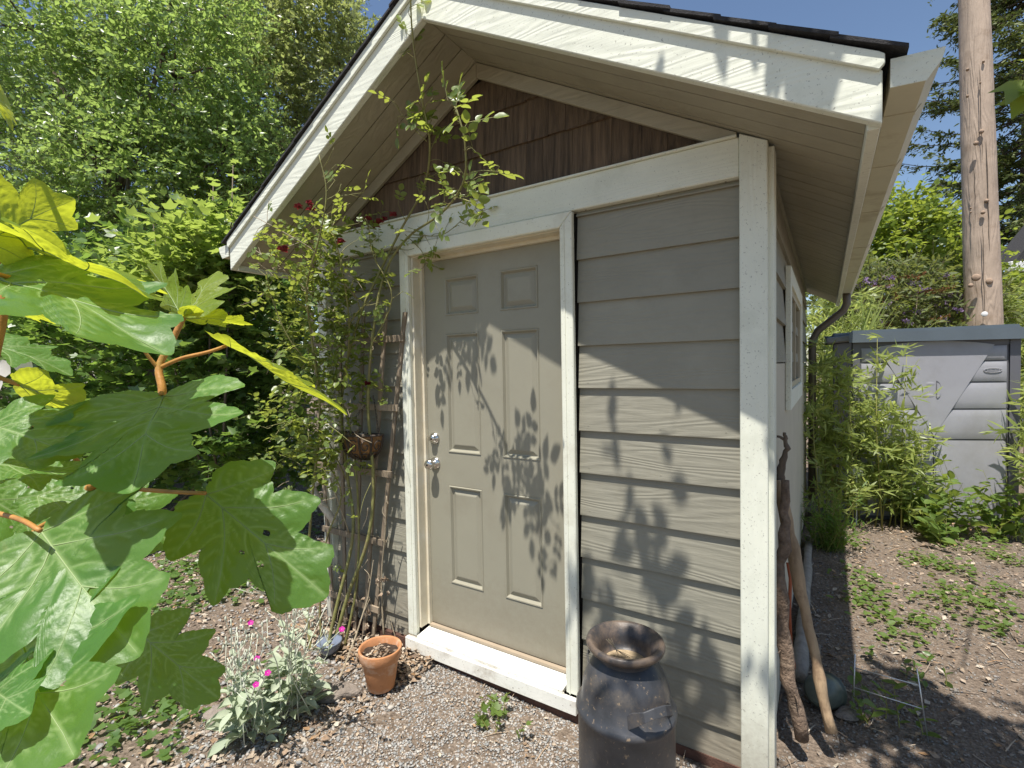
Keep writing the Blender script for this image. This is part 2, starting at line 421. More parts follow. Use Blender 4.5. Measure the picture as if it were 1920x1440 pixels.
M['sill'] = pmat('sill_paint', (.78,.77,.70), .5, .06, 4, bump=.15, bscale=50, dirt=(.36,.3,.22), dirt_amt=.55, dirt_scale=7, fine=(.12,.09,.06), fine_scale=60, fine_amt=.8)
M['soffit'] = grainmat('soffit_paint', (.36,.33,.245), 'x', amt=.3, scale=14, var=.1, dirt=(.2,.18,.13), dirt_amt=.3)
M['gable'] = pmat('brown_shingle', (.108,.073,.044), .75, .6, 45, (1,1,.02), .9, 160, (1,1,.012), rand=.14, bdist=.006)
M['roof'] = pmat('asphalt_shingle', (.035,.034,.036), .9, .4, 60, bump=.6, bscale=300)
M['gutter'] = pmat('gutter_paint', (.60,.56,.42), .45, .08, 5, bump=.05, dirt=(.26,.19,.1), dirt_amt=.5, dirt_scale=5)
M['downspout'] = pmat('brown_downspout', (.16,.13,.095), .45, .1, 5, bump=.05)
M['dark'] = pmat('dark_gap', (.02,.018,.015), .9, .1, bump=0)
M['chrome'] = pmat('brushed_steel', (.62,.6,.57), .22, .1, 20, bump=.05, metal=1.0)
M['black'] = pmat('black_keyway', (.01,.01,.01), .5, 0, bump=0)
M['trellis'] = grainmat('weathered_trellis', (.26,.205,.145), 'z', amt=.7, scale=20, var=.2, rand=.2)
M['terracotta'] = pmat('terracotta', (.47,.215,.095), .8, .15, 9, bump=.12, dirt=(.60,.50,.40), dirt_amt=.6, dirt_scale=11, fine=(.2,.11,.06), fine_scale=40, fine_amt=.5)
M['soil'] = pmat('potting_soil', (.055,.036,.024), .95, .5, 60, bump=1.0, bscale=160)
M['milkcan'] = pmat('black_enamel', (.048,.050,.056), .36, .4, 6, bump=.08, bscale=40, dirt=(.13,.108,.085), dirt_amt=.6, dirt_scale=7, dirt_lo=.52, dirt_hi=.66, fine=(.3,.22,.14), fine_scale=55, fine_amt=.7)
M['milkrim'] = pmat('rusty_rim', (.12,.09,.068), .42, .4, 10, bump=.12, dirt=(.03,.032,.037), dirt_amt=.9, dirt_scale=9, dirt_lo=.45, dirt_hi=.6)
M['iron'] = pmat('rusty_iron', (.06,.045,.035), .6, .3, 20, bump=.2)
M['coir'] = pmat('coir_liner', (.36,.2,.085), .95, .45, 60, bump=1.0, bscale=200)
M['plastic'] = pmat('grey_plastic', (.32,.32,.345), .5, .06, 3, bump=.22, bscale=260, bdist=.003, dirt=(.25,.245,.24), dirt_amt=.5, dirt_scale=2)
M['plastic_dk'] = pmat('dark_grey_plastic', (.12,.12,.135), .5, .06, 3, bump=.2, bscale=260, bdist=.003)
M['lid'] = pmat('slate_grey_plastic', (.105,.13,.15), .45, .08, 3, bump=.1, bscale=200)
M['pole'] = grainmat('weathered_pole', (.40,.31,.235), 'z', amt=.9, scale=12, var=.2, dirt=(.25,.17,.11), dirt_amt=.5)
M['polek'] = pmat('pole_knot', (.33,.235,.165), .8, .2, 20, bump=.3)
M['bark'] = pmat('bark', (.13,.10,.075), .9, .4, 25, (1,1,.3), .9, 60, (1,1,.3))
M['bark_pale'] = pmat('pale_bare_wood', (.36,.255,.155), .8, .3, 18, (1,1,.25), .6, 60, (1,1,.2), dirt=(.16,.1,.06), dirt_amt=.7, dirt_scale=12)
M['bark_grey'] = pmat('grey_log', (.30,.26,.22), .85, .25, 18, bump=.6, bscale=50)
M['bark_rough'] = pmat('rough_bark', (.17,.12,.085), .95, .55, 20, bump=1.0, bscale=45, bdist=.02, dirt=(.33,.25,.18), dirt_amt=.7, dirt_scale=14)
M['twig'] = pmat('twig_bark', (.15,.12,.085), .85, .3, 30, bump=.3)
M['wire'] = pmat('galvanised_wire', (.62,.62,.62), .35, .1, bump=0, metal=.7)
M['celadon'] = pmat('green_grey_glaze', (.085,.10,.082), .38, .35, 9, bump=.05, dirt=(.1,.1,.08), dirt_amt=.4)
M['blueglaze'] = pmat('blue_grey_glaze', (.16,.19,.25), .15, .3, 12, bump=.05)
M['rock'] = pmat('flat_rock', (.24,.20,.165), .9, .35, 12, bump=.9, bscale=40, bdist=.02)
M['cord'] = pmat('orange_red_cord', (.36,.09,.035), .6, .15, 20, bump=.1)
M['stake'] = pmat('new_wood_stake', (.55,.40,.2), .7, .15, 20, (1,1,.1), bump=.2)
M['ornament'] = pmat('pale_driftwood', (.55,.50,.42), .8, .25, 14, bump=.4)
M['pane'] = pmat('dark_window_glass', (.03,.035,.035), .04, 0, bump=0, spec=.8)
M['tan'] = pmat('window_vinyl', (.45,.40,.29), .5, .06, bump=.03)
M['white'] = pmat('white_metal', (.75,.75,.74), .4, .05, bump=.02)
# ground
def ground_material():
    m, nt, out = _new('garden_soil'); L = nt.links.new
    b = N(nt, 'ShaderNodeBsdfPrincipled'); b.inputs['Roughness'].default_value = .95; b.inputs['Specular IOR Level'].default_value = .2
    L(b.outputs[0], out.inputs[0])
    tc = N(nt, 'ShaderNodeTexCoord')
    n1 = N(nt, 'ShaderNodeTexNoise'); n1.inputs['Scale'].default_value = 1.3; n1.inputs['Detail'].default_value = 6
    n2 = N(nt, 'ShaderNodeTexNoise'); n2.inputs['Scale'].default_value = 45; n2.inputs['Detail'].default_value = 8; n2.inputs['Roughness'].default_value = .75
    vo = N(nt, 'ShaderNodeTexVoronoi'); vo.inputs['Scale'].default_value = 70
    for n in (n1, n2, vo): L(tc.outputs['Object'], n.inputs['Vector'])
    r = N(nt, 'ShaderNodeValToRGB'); e = r.color_ramp.elements
    e[0].position = .3; e[0].color = (.085,.068,.055,1); e[1].position = .72; e[1].color = (.36,.305,.25,1)
    x = e.new(.5); x.color = (.21,.172,.138,1)
    L(n2.outputs[0], r.inputs[0])
    r2 = N(nt, 'ShaderNodeValToRGB'); r2.color_ramp.elements[0].color = (.78,.75,.72,1); r2.color_ramp.elements[1].color = (1.05,.98,.9,1)
    L(n1.outputs[0], r2.inputs[0])
    mu = N(nt, 'ShaderNodeMix', data_type='RGBA', blend_type='MULTIPLY'); mu.inputs[0].default_value = 1
    L(r.outputs[0], mu.inputs[6]); L(r2.outputs[0], mu.inputs[7]); L(mu.outputs[2], b.inputs['Base Color'])
    ad = N(nt, 'ShaderNodeMath', operation='ADD'); L(n2.outputs[0], ad.inputs[0]); L(vo.outputs[0], ad.inputs[1])
    bp = N(nt, 'ShaderNodeBump'); bp.inputs['Strength'].default_value = .9; bp.inputs['Distance'].default_value = .012
    L(ad.outputs[0], bp.inputs['Height']); L(bp.outputs[0], b.inputs['Normal'])
    return m
M['ground'] = ground_material()
M['stone'] = rampmat('grey_gravel', [(.18,.18,.17),(.34,.33,.31),(.25,.25,.24),(.46,.43,.38),(.30,.235,.18),(.40,.39,.37)])
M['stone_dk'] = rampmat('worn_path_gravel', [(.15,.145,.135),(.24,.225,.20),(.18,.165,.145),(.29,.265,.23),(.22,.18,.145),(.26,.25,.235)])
M['litter'] = rampmat('dry_litter', [(.14,.095,.065),(.38,.31,.23),(.25,.17,.11),(.50,.44,.35),(.30,.18,.09),(.21,.165,.125)])
# foliage
M['hyd'] = leafmat('hydrangea_leaf', (.05,.14,.022), (.085,.195,.036), .36, (.46,.70,.05), .42, .5, bump=.16, bscale=34, vein=(.30,.42,.17))
M['hyd_backlit'] = leafmat('backlit_hydrangea_leaf', (.11,.20,.022), (.15,.24,.035), .52, (.78,.84,.05), .45, .45, bump=.16, bscale=34, vein=(.28,.36,.10))  # backlight put into the colour as extra yellow; some of these leaves are young
M['hydvein'] = leafmat('hydrangea_vein', (.30,.40,.17), (.33,.43,.19), .25, (.45,.5,.08), .5)
M['hydstem'] = pmat('orange_stem', (.42,.20,.055), .5, .25, 30, bump=.15, dirt=(.30,.26,.07), dirt_amt=.6, dirt_scale=14)
M['glossy'] = leafmat('glossy_tree_leaf', (.105,.175,.045), (.24,.335,.105), .44, (.50,.68,.16), .30, .85)
M['glossy2'] = leafmat('olive_tree_leaf', (.13,.155,.055), (.27,.30,.115), .42, (.52,.60,.18), .32, .8)
M['shrub'] = leafmat('bright_shrub_leaf', (.095,.165,.035), (.20,.28,.07), .44, (.52,.66,.12), .34, .65)
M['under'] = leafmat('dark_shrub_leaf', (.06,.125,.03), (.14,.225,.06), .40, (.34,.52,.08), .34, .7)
M['conifer'] = leafmat('spruce_needle', (.05,.08,.022), (.15,.18,.05), .2, (.2,.25,.05), .55, .3)
M['conifer_dk'] = leafmat('dark_cedar_foliage', (.015,.04,.016), (.035,.075,.025), .15, (.1,.18,.04), .5, .3)
M['lime'] = leafmat('lime_tree_leaf', (.09,.15,.02), (.19,.25,.04), .4, (.5,.6,.08), .42, .45)
M['buddleia'] = leafmat('butterfly_bush_leaf', (.08,.11,.04), (.17,.20,.07), .3, (.4,.45,.1), .55, .35)
M['purple'] = leafmat('purple_flower_spike', (.20,.13,.26), (.34,.24,.40), .2, (.4,.3,.5), .8, .2)
M['spent'] = leafmat('spent_flower_spike', (.17,.08,.035), (.26,.13,.055), .2, (.3,.15,.06), .8, .2)
M['bamboo'] = leafmat('bamboo_leaf', (.15,.21,.045), (.31,.36,.12), .44, (.62,.70,.18), .40, .5)
M['culm'] = pmat('bamboo_culm', (.22,.22,.06), .5, .2, bump=.05)
M['fern'] = leafmat('fern_frond', (.05,.12,.02), (.11,.20,.035), .4, (.35,.5,.06), .5, .4)
M['weed'] = leafmat('weed_leaf', (.07,.13,.025), (.15,.22,.05), .35, (.4,.5,.08), .5, .4)
M['silver'] = leafmat('silver_campion_leaf', (.36,.42,.29), (.54,.59,.45), .3, (.45,.55,.3), .8, .2)
M['silverst'] = pmat('silver_stem', (.58,.60,.48), .8, .1, bump=0)
M['magenta'] = leafmat('magenta_petal', (.42,.01,.24), (.60,.02,.36), .3, (.8,.05,.5), .6, .3)
M['rose'] = leafmat('rose_leaf', (.09,.15,.035), (.20,.26,.07), .42, (.52,.60,.09), .35, .55)
M['cane'] = pmat('rose_cane', (.22,.215,.075), .55, .3, 25, bump=.15, dirt=(.22,.15,.09), dirt_amt=.7, dirt_scale=12)
M['canedry'] = pmat('dry_rose_cane', (.34,.28,.19), .75, .3, 25, bump=.2)
M['rosefl'] = leafmat('faded_crimson_rose', (.14,.015,.025), (.26,.05,.05), .25, (.4,.05,.06), .7, .2)
M['hip'] = pmat('brown_spent_bloom', (.25,.15,.09), .9, .3, 40, bump=.5)
# ------------------------------------------------------------------ ground
def build_ground():
    def axis(lo, hi, fine_lo, fine_hi, step):
        far = [fine_hi + (hi - fine_hi) * (i / 12) ** 2 for i in range(1, 13)]
        near = [fine_lo - (fine_lo - lo) * (i / 12) ** 2 for i in range(12, 0, -1)]
        return np.array(near + list(np.arange(fine_lo, fine_hi + 1e-6, step)) + far)
    xs = axis(-70, 70, -6, 6, .06); ys = axis(-70, 70, 0, 9, .06)
    X, Y = np.meshgrid(xs, ys); rng = np.random.default_rng(3)
    Zz = gz(X, Y) + rng.normal(0, .003, X.shape)
    V = np.stack([X, Y, Zz], -1).reshape(-1, 3); nx = len(xs); ny = len(ys)
    i, j = np.meshgrid(np.arange(nx - 1), np.arange(ny - 1)); a = (j * nx + i).ravel()
    T = np.stack([a, a + 1, a + nx + 1, a + nx], -1)
    o = link('ground', np_mesh('ground', V, T, M['ground'], smooth=True))
    o['kind'] = 'structure'
build_ground()

# ------------------------------------------------------------------ garden shed
XR, XL, XM = -.175, -2.69, -1.4315          # wall corners, ridge
YW = 2.0                                    # siding plane
YB = 1.598                                  # front face of the barge boards
YEND, YROOF = 6.2, 6.55
SL = .5545
def zb(x): return H + 1.467 - SL * abs(x - XM)      # underside of barge boards
def zs(x): return zb(x) + .014                      # soffit underside
HW = 1.551
shed = thing('garden_shed', (XM, YW, 0), 'taupe clapboard garden shed with cream trim and gabled roof beside gravel path', 'shed')
SH = shed
Z = lambda r: H + r
# core walls behind the cladding
w = MB()
w.prism([(XL+.03, 0.0), (XR-.03, 0.0), (XR-.03, zs(XR)), (XM, zs(XM)), (XL+.03, zs(XL))], 'y', YW+.03, YW+.08)
w.box(XR-.08, XR-.03, YW+.08, YEND, 0, zs(XR)); w.box(XL+.03, XL+.08, YW+.08, YEND, 0, zs(XL)); w.box(XL+.08, XR-.08, YEND-.05, YEND, 0, zs(XR))
core = w
# cut the doorway: build the front core in three pieces instead of one sheet
w = MB()
DX0, DX1 = -1.888, -1.0                      # opening
w.box(XL+.03, DX0-.04, YW+.03, YW+.08, 0, Z(.66)); w.box(DX1+.04, XR-.03, YW+.03, YW+.08, 0, Z(.66))
w.prism([(XL+.03, Z(.66)), (XR-.03, Z(.66)), (XR-.03, zs(XR)-.004), (XM, zs(XM)-.004), (XL+.03, zs(XL)-.004)], 'y', YW+.03, YW+.08)
w.box(XR-.08, XR-.03, YW+.08, YEND, 0, zs(XR)-.03); w.box(XL+.03, XL+.08, YW+.08, YEND, 0, zs(XL)-.03); w.box(XL+.08, XR-.08, YEND-.05, YEND, 0, zs(XR)-.03)
w.build('wall_core', M['dark'], SH)
# clapboards
LAP0, LAPD = .4684, .1882                    # height of the first lap line, exposure
def lap_board(x0, x1, z0, z1, parent, mat, side=False, name='siding_board'):
    # profile in (depth, z): thick butt at the bottom, thin at the top
    pr = [(-.0, z0), (-.0, z0 + .004), (.017, z1 + .012), (.029, z1 + .012), (.029, z0)]
    b = MB()
    if not side:
        b.prism([(YW + d, z) for d, z in pr], 'x', x0, x1)
        for xn in (x0 + .045, (x0 + x1) / 2 + .03, x1 - .05):       # face nails
            zn = z0 + .022; b.prism([(xn + .0038 * math.cos(a), zn + .0038 * math.sin(a)) for a in [k * math.pi / 4 for k in range(8)]], 'y', YW + .0008, YW + .004)
    else: b.prism([(XR - d, z) for d, z in pr], 'y', x0, x1)
    return b.build(name, mat, parent)
rr = random.Random(4)
for (x0, x1) in ((DX1 + .075, XR - .093), (XL + .082, DX0 - .078)):
    for k in range(-11, 2):
        z0 = LAP0 + k * LAPD; z1 = min(z0 + LAPD, .672)
        if z0 >= .66: continue
        dz = rr.uniform(-.002, .002)
        lap_board(x0, x1, max(Z(z0) + dz, .03), Z(z1), SH, M['siding'])
# corner posts, frieze, rake trim
for (x0, x1) in ((XR - .092, XR), (XL, XL + .08)):
    b = MB(); top0, top1 = (zs(x) - .003 for x in (x0, x1))
    b.hexa([(x0, 1.97, .02), (x1, 1.97, .02), (x1, YW+.029, .02), (x0, YW+.029, .02), (x0, 1.97, min(top0, Z(.828))), (x1, 1.97, min(top1, Z(.828))), (x1, YW+.029, min(top1, Z(.828))), (x0, YW+.029, min(top0, Z(.828)))])
    b.build('corner_post', M['trim_z'], SH, bevel=.003)
b = MB(); b.box(XR - .002, XR + .018, YW + .0, YW + .085, .02, zs(XR + .018) - .006); b.build('corner_return', M['trim_z'], SH, bevel=.002)
b = MB(); b.box(XL + .081, XR - .093, 1.975, YW + .029, Z(.677), Z(.817)); b.build('frieze_board', M['trim'], SH, bevel=.003)
b = MB(); b.box(XL + .09, XR - .10, 1.962, YW + .01, Z(.8172), Z(.826)); b.build('frieze_cap', M['trim'], SH, bevel=.002)
for s in (-1, 1):
    xe = XM + s * 1.155
    b = MB(); p = [(XM + s*.0005, zs(XM)-.003), (xe, zs(xe)-.003), (xe, zs(xe) - .068), (XM + s*.0005, zs(XM) - .076)]
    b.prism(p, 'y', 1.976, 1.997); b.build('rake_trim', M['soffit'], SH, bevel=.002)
# gable shingles, one by one
zc = [.829, 1.037, 1.222, 1.42]
for ci in range(3):
    z0, z1 = zc[ci], zc[ci+1] + .02
    x = XL + .1 + rr.uniform(0, .08)
    while x < XR - .1:
        wd = rr.choice([.085, .105, .125, .15, .18]); x1 = x + wd - .0015
        lim = lambda q: zs(q) - .06 - H
        mx = max(lim(x), lim(x1))
        if XM > x and XM < x1: mx = lim(XM)
        if mx > z0 + .005:
            y0 = 1.989 + rr.uniform(0, .0015) + (.0 if ci == 0 else 0); zz0 = z0 + rr.uniform(-.003, .003)
            tops = [min(z1, max(lim(x), z0+.002)), min(z1, max(lim(x1), z0+.002))]
            b = MB(); b.hexa([(x, y0, Z(zz0)), (x1, y0, Z(zz0)), (x1, 2.028, Z(zz0)), (x, 2.028, Z(zz0)), (x, y0+.014, Z(tops[0])), (x1, y0+.014, Z(tops[1])), (x1, 2.028, Z(tops[1])), (x, 2.028, Z(tops[0]))])
            b.build('gable_shingle', M['gable'], SH)
        x += wd
# soffit boards: strips running down the slope, gaps between
for s in (-1, 1):
    y = YB + .034
    k = 0
    while y < YROOF - .02:
        wd = .105 if s == 1 else .118
        y1 = min(y + wd - .006, YROOF - .02)
        xe = XM + s * (HW - .031)
        zo = rr.uniform(0, .0012)
        A = [(XM + s*.001, zs(XM) + zo), (xe, zs(xe) + zo), (xe, zs(xe) + .016), (XM + s*.001, zs(XM) + .016)]
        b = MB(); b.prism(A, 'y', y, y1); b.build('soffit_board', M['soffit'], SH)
        y += wd; k += 1
    # dark backing + roof deck
    xe = XM + s * (HW - .031)
    b = MB(); b.prism([(XM, zs(XM)+.017), (xe, zs(xe)+.017), (xe, zs(xe)+.15), (XM, zs(XM)+.15)], 'y', YB+.034, YROOF-.02)
    b.build('roof_deck', M['dark'], SH)
    # shingles, with a ragged front edge
    xo = XM + s * (HW + .03)
    t0 = .178
    n = 11
    for i in range(n):
        xa = XM + s * (HW + .03) * (i / n); xb_ = XM + s * ((HW + .03) * ((i + 1) / n) + .02)
        yy = YB - .022 - rr.uniform(0, .006)
        b = MB(); b.prism([(xa, zb(xa)+t0+.014), (xb_, zb(xb_)+t0+.020), (xb_, zb(xb_)+t0+.010), (xa, zb(xa)+t0+.002)], 'y', yy, YROOF+.01)
        b.build('roof_shingle_course', M['roof'], SH)
    # barge board and the strip above it
    xe = XM + s * HW
    b = MB(); p = [(XM + s*.0008, zb(XM)), (xe, zb(xe)), (xe, zb(xe)+.136), (XM + s*.0008, zb(XM)+.136)]
    b.prism(p, 'y', YB, YB+.033); b.build('barge_board', M['trim'], SH, bevel=.003)
    xe2 = XM + s * (HW + .004)
    b = MB(); p = [(XM + s*.0008, zb(XM)+.132), (xe2-s*.012, zb(xe2)+.134), (xe2, zb(xe2)+.146), (xe2, zb(xe2)+.170), (xe2-s*.012, zb(xe2)+.180), (XM + s*.0008, zb(XM)+.1775)]
    b.prism(p, 'y', YB-.014, YB-.0005); b.build('drip_edge', M['trim'], SH, bevel=.002)
    # eave fascia
    b = MB(); x0, x1 = sorted((XM + s*(HW-.030), XM + s*(HW-.001)))
    b.box(x0, x1, YB+.0335, YROOF, zb(XM+HW)+.001, zb(XM+HW)+.13); b.build('fascia', M['trim'], SH, bevel=.002)
    # gutter trough
    g0 = XM + s * (HW + .016)
    prof = [(0, .158), (0, .086), (.07, .082), (.082, .100), (.098, .122), (.106, .142), (.106, .152), (.100, .153), (.098, .143), (.090, .126), (.075, .105), (.064, .090), (.006, .093), (.006, .158)]
    b = MB(); b.prism([(g0 + s*d, zb(XM+HW) + z) for d, z in prof], 'y', YB + .004, YROOF - .05)
    gut = b.build('gutter', M['gutter'], SH)
    b = MB(); b.prism([(g0 + s*d, zb(XM+HW) + z) for d, z in [(0.0,.156),(0.0,.085),(.071,.081),(.084,.1),(.1,.122),(.107,.15)]], 'y', YB + .0005, YB + .0035)
    b.build('end_cap', M['trim'], gut)
    for yy in (YB + .18, YB + .62, YB + 1.25, YB + 2.1, YB + 3.1):
        b = MB(); b.prism([(g0 + s*d, zb(XM+HW) + z) for d, z in [(-.001,.0835),(.071,.0795),(.0845,.0975),(.0835,.1),(.0705,.0815),(-.001,.0855)]], 'y', yy, yy + .022)
        b.build('seam_strap', M['gutter'], gut)
# downspout
b = MB(); xg = XM + HW + .055; yd = 6.1; zg = zb(XM+HW) + .082
b.tube([(xg, yd, zg), (xg, yd, zg-.10), (xg-.03, yd, zg-.17), (XR+.10, yd, zg-.36), (XR+.05, yd, zg-.46), (XR+.05, yd, zg-1.2), (XR+.05, yd, .12)], .036, 8)
ds = b.build('downspout', M['downspout'], SH, smooth=True)
for zz in (.55, 1.3):
    b = MB(); b.box(XR+.002, XR+.09, yd-.04, yd+.04, zz, zz+.025); b.build('strap', M['downspout'], ds)
# side wall: clapboards above, smooth panel below
for k in range(-2, 2):
    z0 = LAP0 + k * LAPD - .09
    lap_board(YW + .09, YEND, Z(z0), min(Z(z0 + LAPD), zs(XR) - .04), SH, M['siding_y'], side=True)
b = MB(); b.box(XR - .028, XR - .006, YW + .086, YEND, .03, Z(LAP0 - 2 * LAPD - .095)); b.build('render_panel', M['panel'], SH)
for k in (2,):
    z0 = LAP0 + k * LAPD - .09
    lap_board(YW + .09, YEND, Z(z0), zs(XR) - .035, SH, M['siding_y'], side=True)
# side window
wy0, wy1, wz0, wz1 = 2.93, 4.35, Z(-.25), Z(.50)
b = MB()
t = .085
b.box(XR-.005, XR+.022, wy0, wy0+t, wz0, wz1); b.box(XR-.005, XR+.022, wy1-t, wy1, wz0, wz1)
b.box(XR-.005, XR+.0215, wy0+t, wy1-t, wz0, wz0+t+.02); b.box(XR-.005, XR+.0215, wy0+t, wy1-t, wz1-t, wz1)
win = b.build('window', M['trim'], SH, bevel=.003)
b = MB()
i0, i1, j0, j1 = wy0+t, wy1-t, wz0+t+.02, wz1-t
for (a0, a1, b0, b1) in ((i0,i0+.035,j0,j1),(i1-.035,i1,j0,j1),((i0+i1)/2-.02,(i0+i1)/2+.02,j0+.035,j1-.035),(i0+.035,i1-.035,j0,j0+.035),(i0+.035,i1-.035,j1-.035,j1)):
    b.box(XR-.02, XR+.010, a0, a1, b0, b1)
b.build('window_frame', M['tan'], win)
for a0, a1 in ((i0+.03, (i0+i1)/2-.015), ((i0+i1)/2+.015, i1-.03)):
    b = MB(); b.box(XR-.010, XR-.005, a0, a1, j0+.03, j1-.03); b.build('pane', M['pane'], win)
# door frame: jambs, casing, threshold
b = MB(); b.box(DX0-.035, DX0, 1.985, YW+.085, Z(-1.43), Z(.602)); b.box(DX0-.0005, DX0+.014, 2.04, 2.062, Z(-1.43), Z(.602)); b.box(DX1, DX1+.035, 1.985, YW+.085, Z(-1.43), Z(.602)); b.box(DX0-.035, DX1+.035, 1.985, YW+.085, Z(.6025), Z(.64)); b.box(DX0+.015, DX1, 2.04, 2.062, Z(.585), Z(.602))
b.build('door_jamb', pmat('bare_primed_jamb', (.66,.60,.46), .6, .1, 9, bump=.1, dirt=(.7,.7,.64), dirt_amt=.6, dirt_scale=6), SH)
cz0 = Z(-1.47)
def casing(p, ya=1.958, yb_=1.985):
    b = MB(); b.prism(p, 'y', ya, yb_); o = b.build('door_casing', M['casing'], SH, bevel=.004); return o
casing([(DX1+.012, cz0), (DX1+.072, cz0), (DX1+.072, Z(.672)), (DX1+.012, Z(.608))])
casing([(DX0-.075, cz0), (DX0-.012, cz0), (DX0-.012, Z(.608)), (DX0-.075, Z(.672))])
casing([(DX0-.0745, Z(.6725)), (DX0-.0115, Z(.6085)), (DX1+.0115, Z(.6085)), (DX1+.0715, Z(.6725))])
for x0, x1 in ((DX1+.030, DX1+.036), (DX0-.036, DX0-.030)):
    b = MB(); b.box(x0, x1, 1.9545, 1.958, cz0, Z(.63)); b.build('casing_bead', M['casing'], SH)
b = MB(); b.hexa([(DX0-.0, 1.945, Z(-1.475)), (DX1, 1.945, Z(-1.475)), (DX1, 2.07, Z(-1.475)), (DX0, 2.07, Z(-1.475)), (DX0, 1.945, Z(-1.458)), (DX1+.0, 1.945, Z(-1.458)), (DX1, 2.07, Z(-1.443)), (DX0, 2.07, Z(-1.443))])
th = b.build('threshold', M['sill'], SH, bevel=.002)
b = MB(); b.box(DX0+.012, DX1-.002, 2.04, 2.062, Z(-1.441), Z(-1.428)); b.build('weather_strip', pmat('tan_weatherstrip', (.36,.29,.21), .6, .1, bump=.05), th)
b = MB(); b.box(DX0-.07, DX1+.008, 1.948, 1.951, Z(-1.4735), Z(-1.4595)); b.build('metal_nosing', M['chrome'], th)
b = MB(); b.box(DX0-.075, DX1+.072, 1.932, 1.957, Z(-1.545), Z(-1.4755)); b.build('sill_board', M['sill'], SH, bevel=.003)
b = MB(); b.box(XL+.02, DX0-.076, 1.98, 2.02, .0, .06); b.box(DX1+.075, XR-.02, 1.995, 2.02, .0, .04); b.box(DX0-.075, DX1+.07, 1.955, 2.05, -.02, Z(-1.546)); b.build('foundation', pmat('damp_red_foundation', (.10,.05,.035), .9, .4, 12, bump=.5), SH)
# six-panel door
YD = 2.0635
PX_ = [(-1.735, -1.508), (-1.379, -1.155)]
PZ_ = [(.281, .487), (-.456, .190), (-1.175, -.632)]
def door_mesh():
    b = MB(); x0, x1, z0, z1 = DX0 + .003, DX1 - .002, Z(-1.425), Z(.598)
    xs = sorted([x0, x1] + [q for p in PX_ for q in p]); zz = sorted([z0, z1] + [Z(q) for p in PZ_ for q in p])
    isp = lambda xa, za: any(abs(xa - p[0]) < 1e-6 for p in PX_) and any(abs(za - Z(p[0])) < 1e-6 for p in PZ_)
    for i in range(len(xs)-1):
        for j in range(len(zz)-1):
            if not isp(xs[i], zz[j]):
                b.add([(xs[i], YD, zz[j]), (xs[i+1], YD, zz[j]), (xs[i+1], YD, zz[j+1]), (xs[i], YD, zz[j+1])], [(0,1,2,3)])
    b.add([(x0, YD+.004, z0), (x1, YD+.004, z0), (x1, YD+.044, z0), (x0, YD+.044, z0), (x0, YD+.004, z1), (x1, YD+.004, z1), (x1, YD+.044, z1), (x0, YD+.044, z1)], [(3,2,6,7)])
    b.box(x0, x1, YD+.018, YD+.044, z0, z1)
    return b
door = door_mesh().build('door', M['door'], SH, recalc=False)
def rings(b, x0, x1, z0, z1, steps):
    """nested rectangles with depth: steps = [(inset, dy)...], closed by a flat centre"""
    prev = None
    for (ins, dy) in steps:
        r = [(x0+ins, YD+dy, z0+ins), (x1-ins, YD+dy, z0+ins), (x1-ins, YD+dy, z1-ins), (x0+ins, YD+dy, z1-ins)]
        if prev:
            b.add(prev + r, [(0,1,5,4),(1,2,6,5),(2,3,7,6),(3,0,4,7)])
        prev = r
    b.add(prev, [(0,1,2,3)])
for (a0, a1) in PX_:
    for (c0, c1) in PZ_:
        b = MB(); rings(b, a0, a1, Z(c0), Z(c1), [(0, 0), (.003, .001), (.007, -.004), (.012, -.003), (.020, .012), (.024, .013), (.046, .003), (.050, .0025)])
        b.build('door_panel', M['door'], door, recalc=False)
def knob(c, prof, name, mat, par, n=28):
    """lathe about -y"""
    b = MB(); vs = []; fs = []
    for (r, d) in prof:
        for j in range(n):
            t = 2*math.pi*j/n; vs.append((c[0] + r*math.cos(t), c[1] - d, c[2] + r*math.sin(t)))
    for i in range(len(prof)-1):
        for j in range(n): fs.append((i*n+j, i*n+(j+1)%n, (i+1)*n+(j+1)%n, (i+1)*n+j))
    fs.append(tuple(range((len(prof)-1)*n, len(prof)*n)))
    b.add(vs, fs); return b.build(name, mat, par, smooth=True)
KX = DX0 + .062
knob((KX, YD, Z(-.382)), [(.033,0),(.033,.006),(.029,.012),(.022,.016),(.0205,.028),(.018,.031)], 'deadbolt', M['chrome'], door)
knob((KX, YD-.0312, Z(-.382)), [(.006,0),(.006,.0008)], 'keyhole', M['black'], door, 10)
knob((KX, YD, Z(-.52)), [(.034,0),(.034,.005),(.028,.012),(.013,.016),(.012,.030),(.022,.036),(.028,.046),(.029,.056),(.024,.066),(.012,.070)], 'door_knob', M['chrome'], door)
knob((KX, YD-.0702, Z(-.52)), [(.006,0),(.006,.0008)], 'keyhole', M['black'], door, 10)
# ------------------------------------------------------------------ props
rng = np.random.default_rng(11)
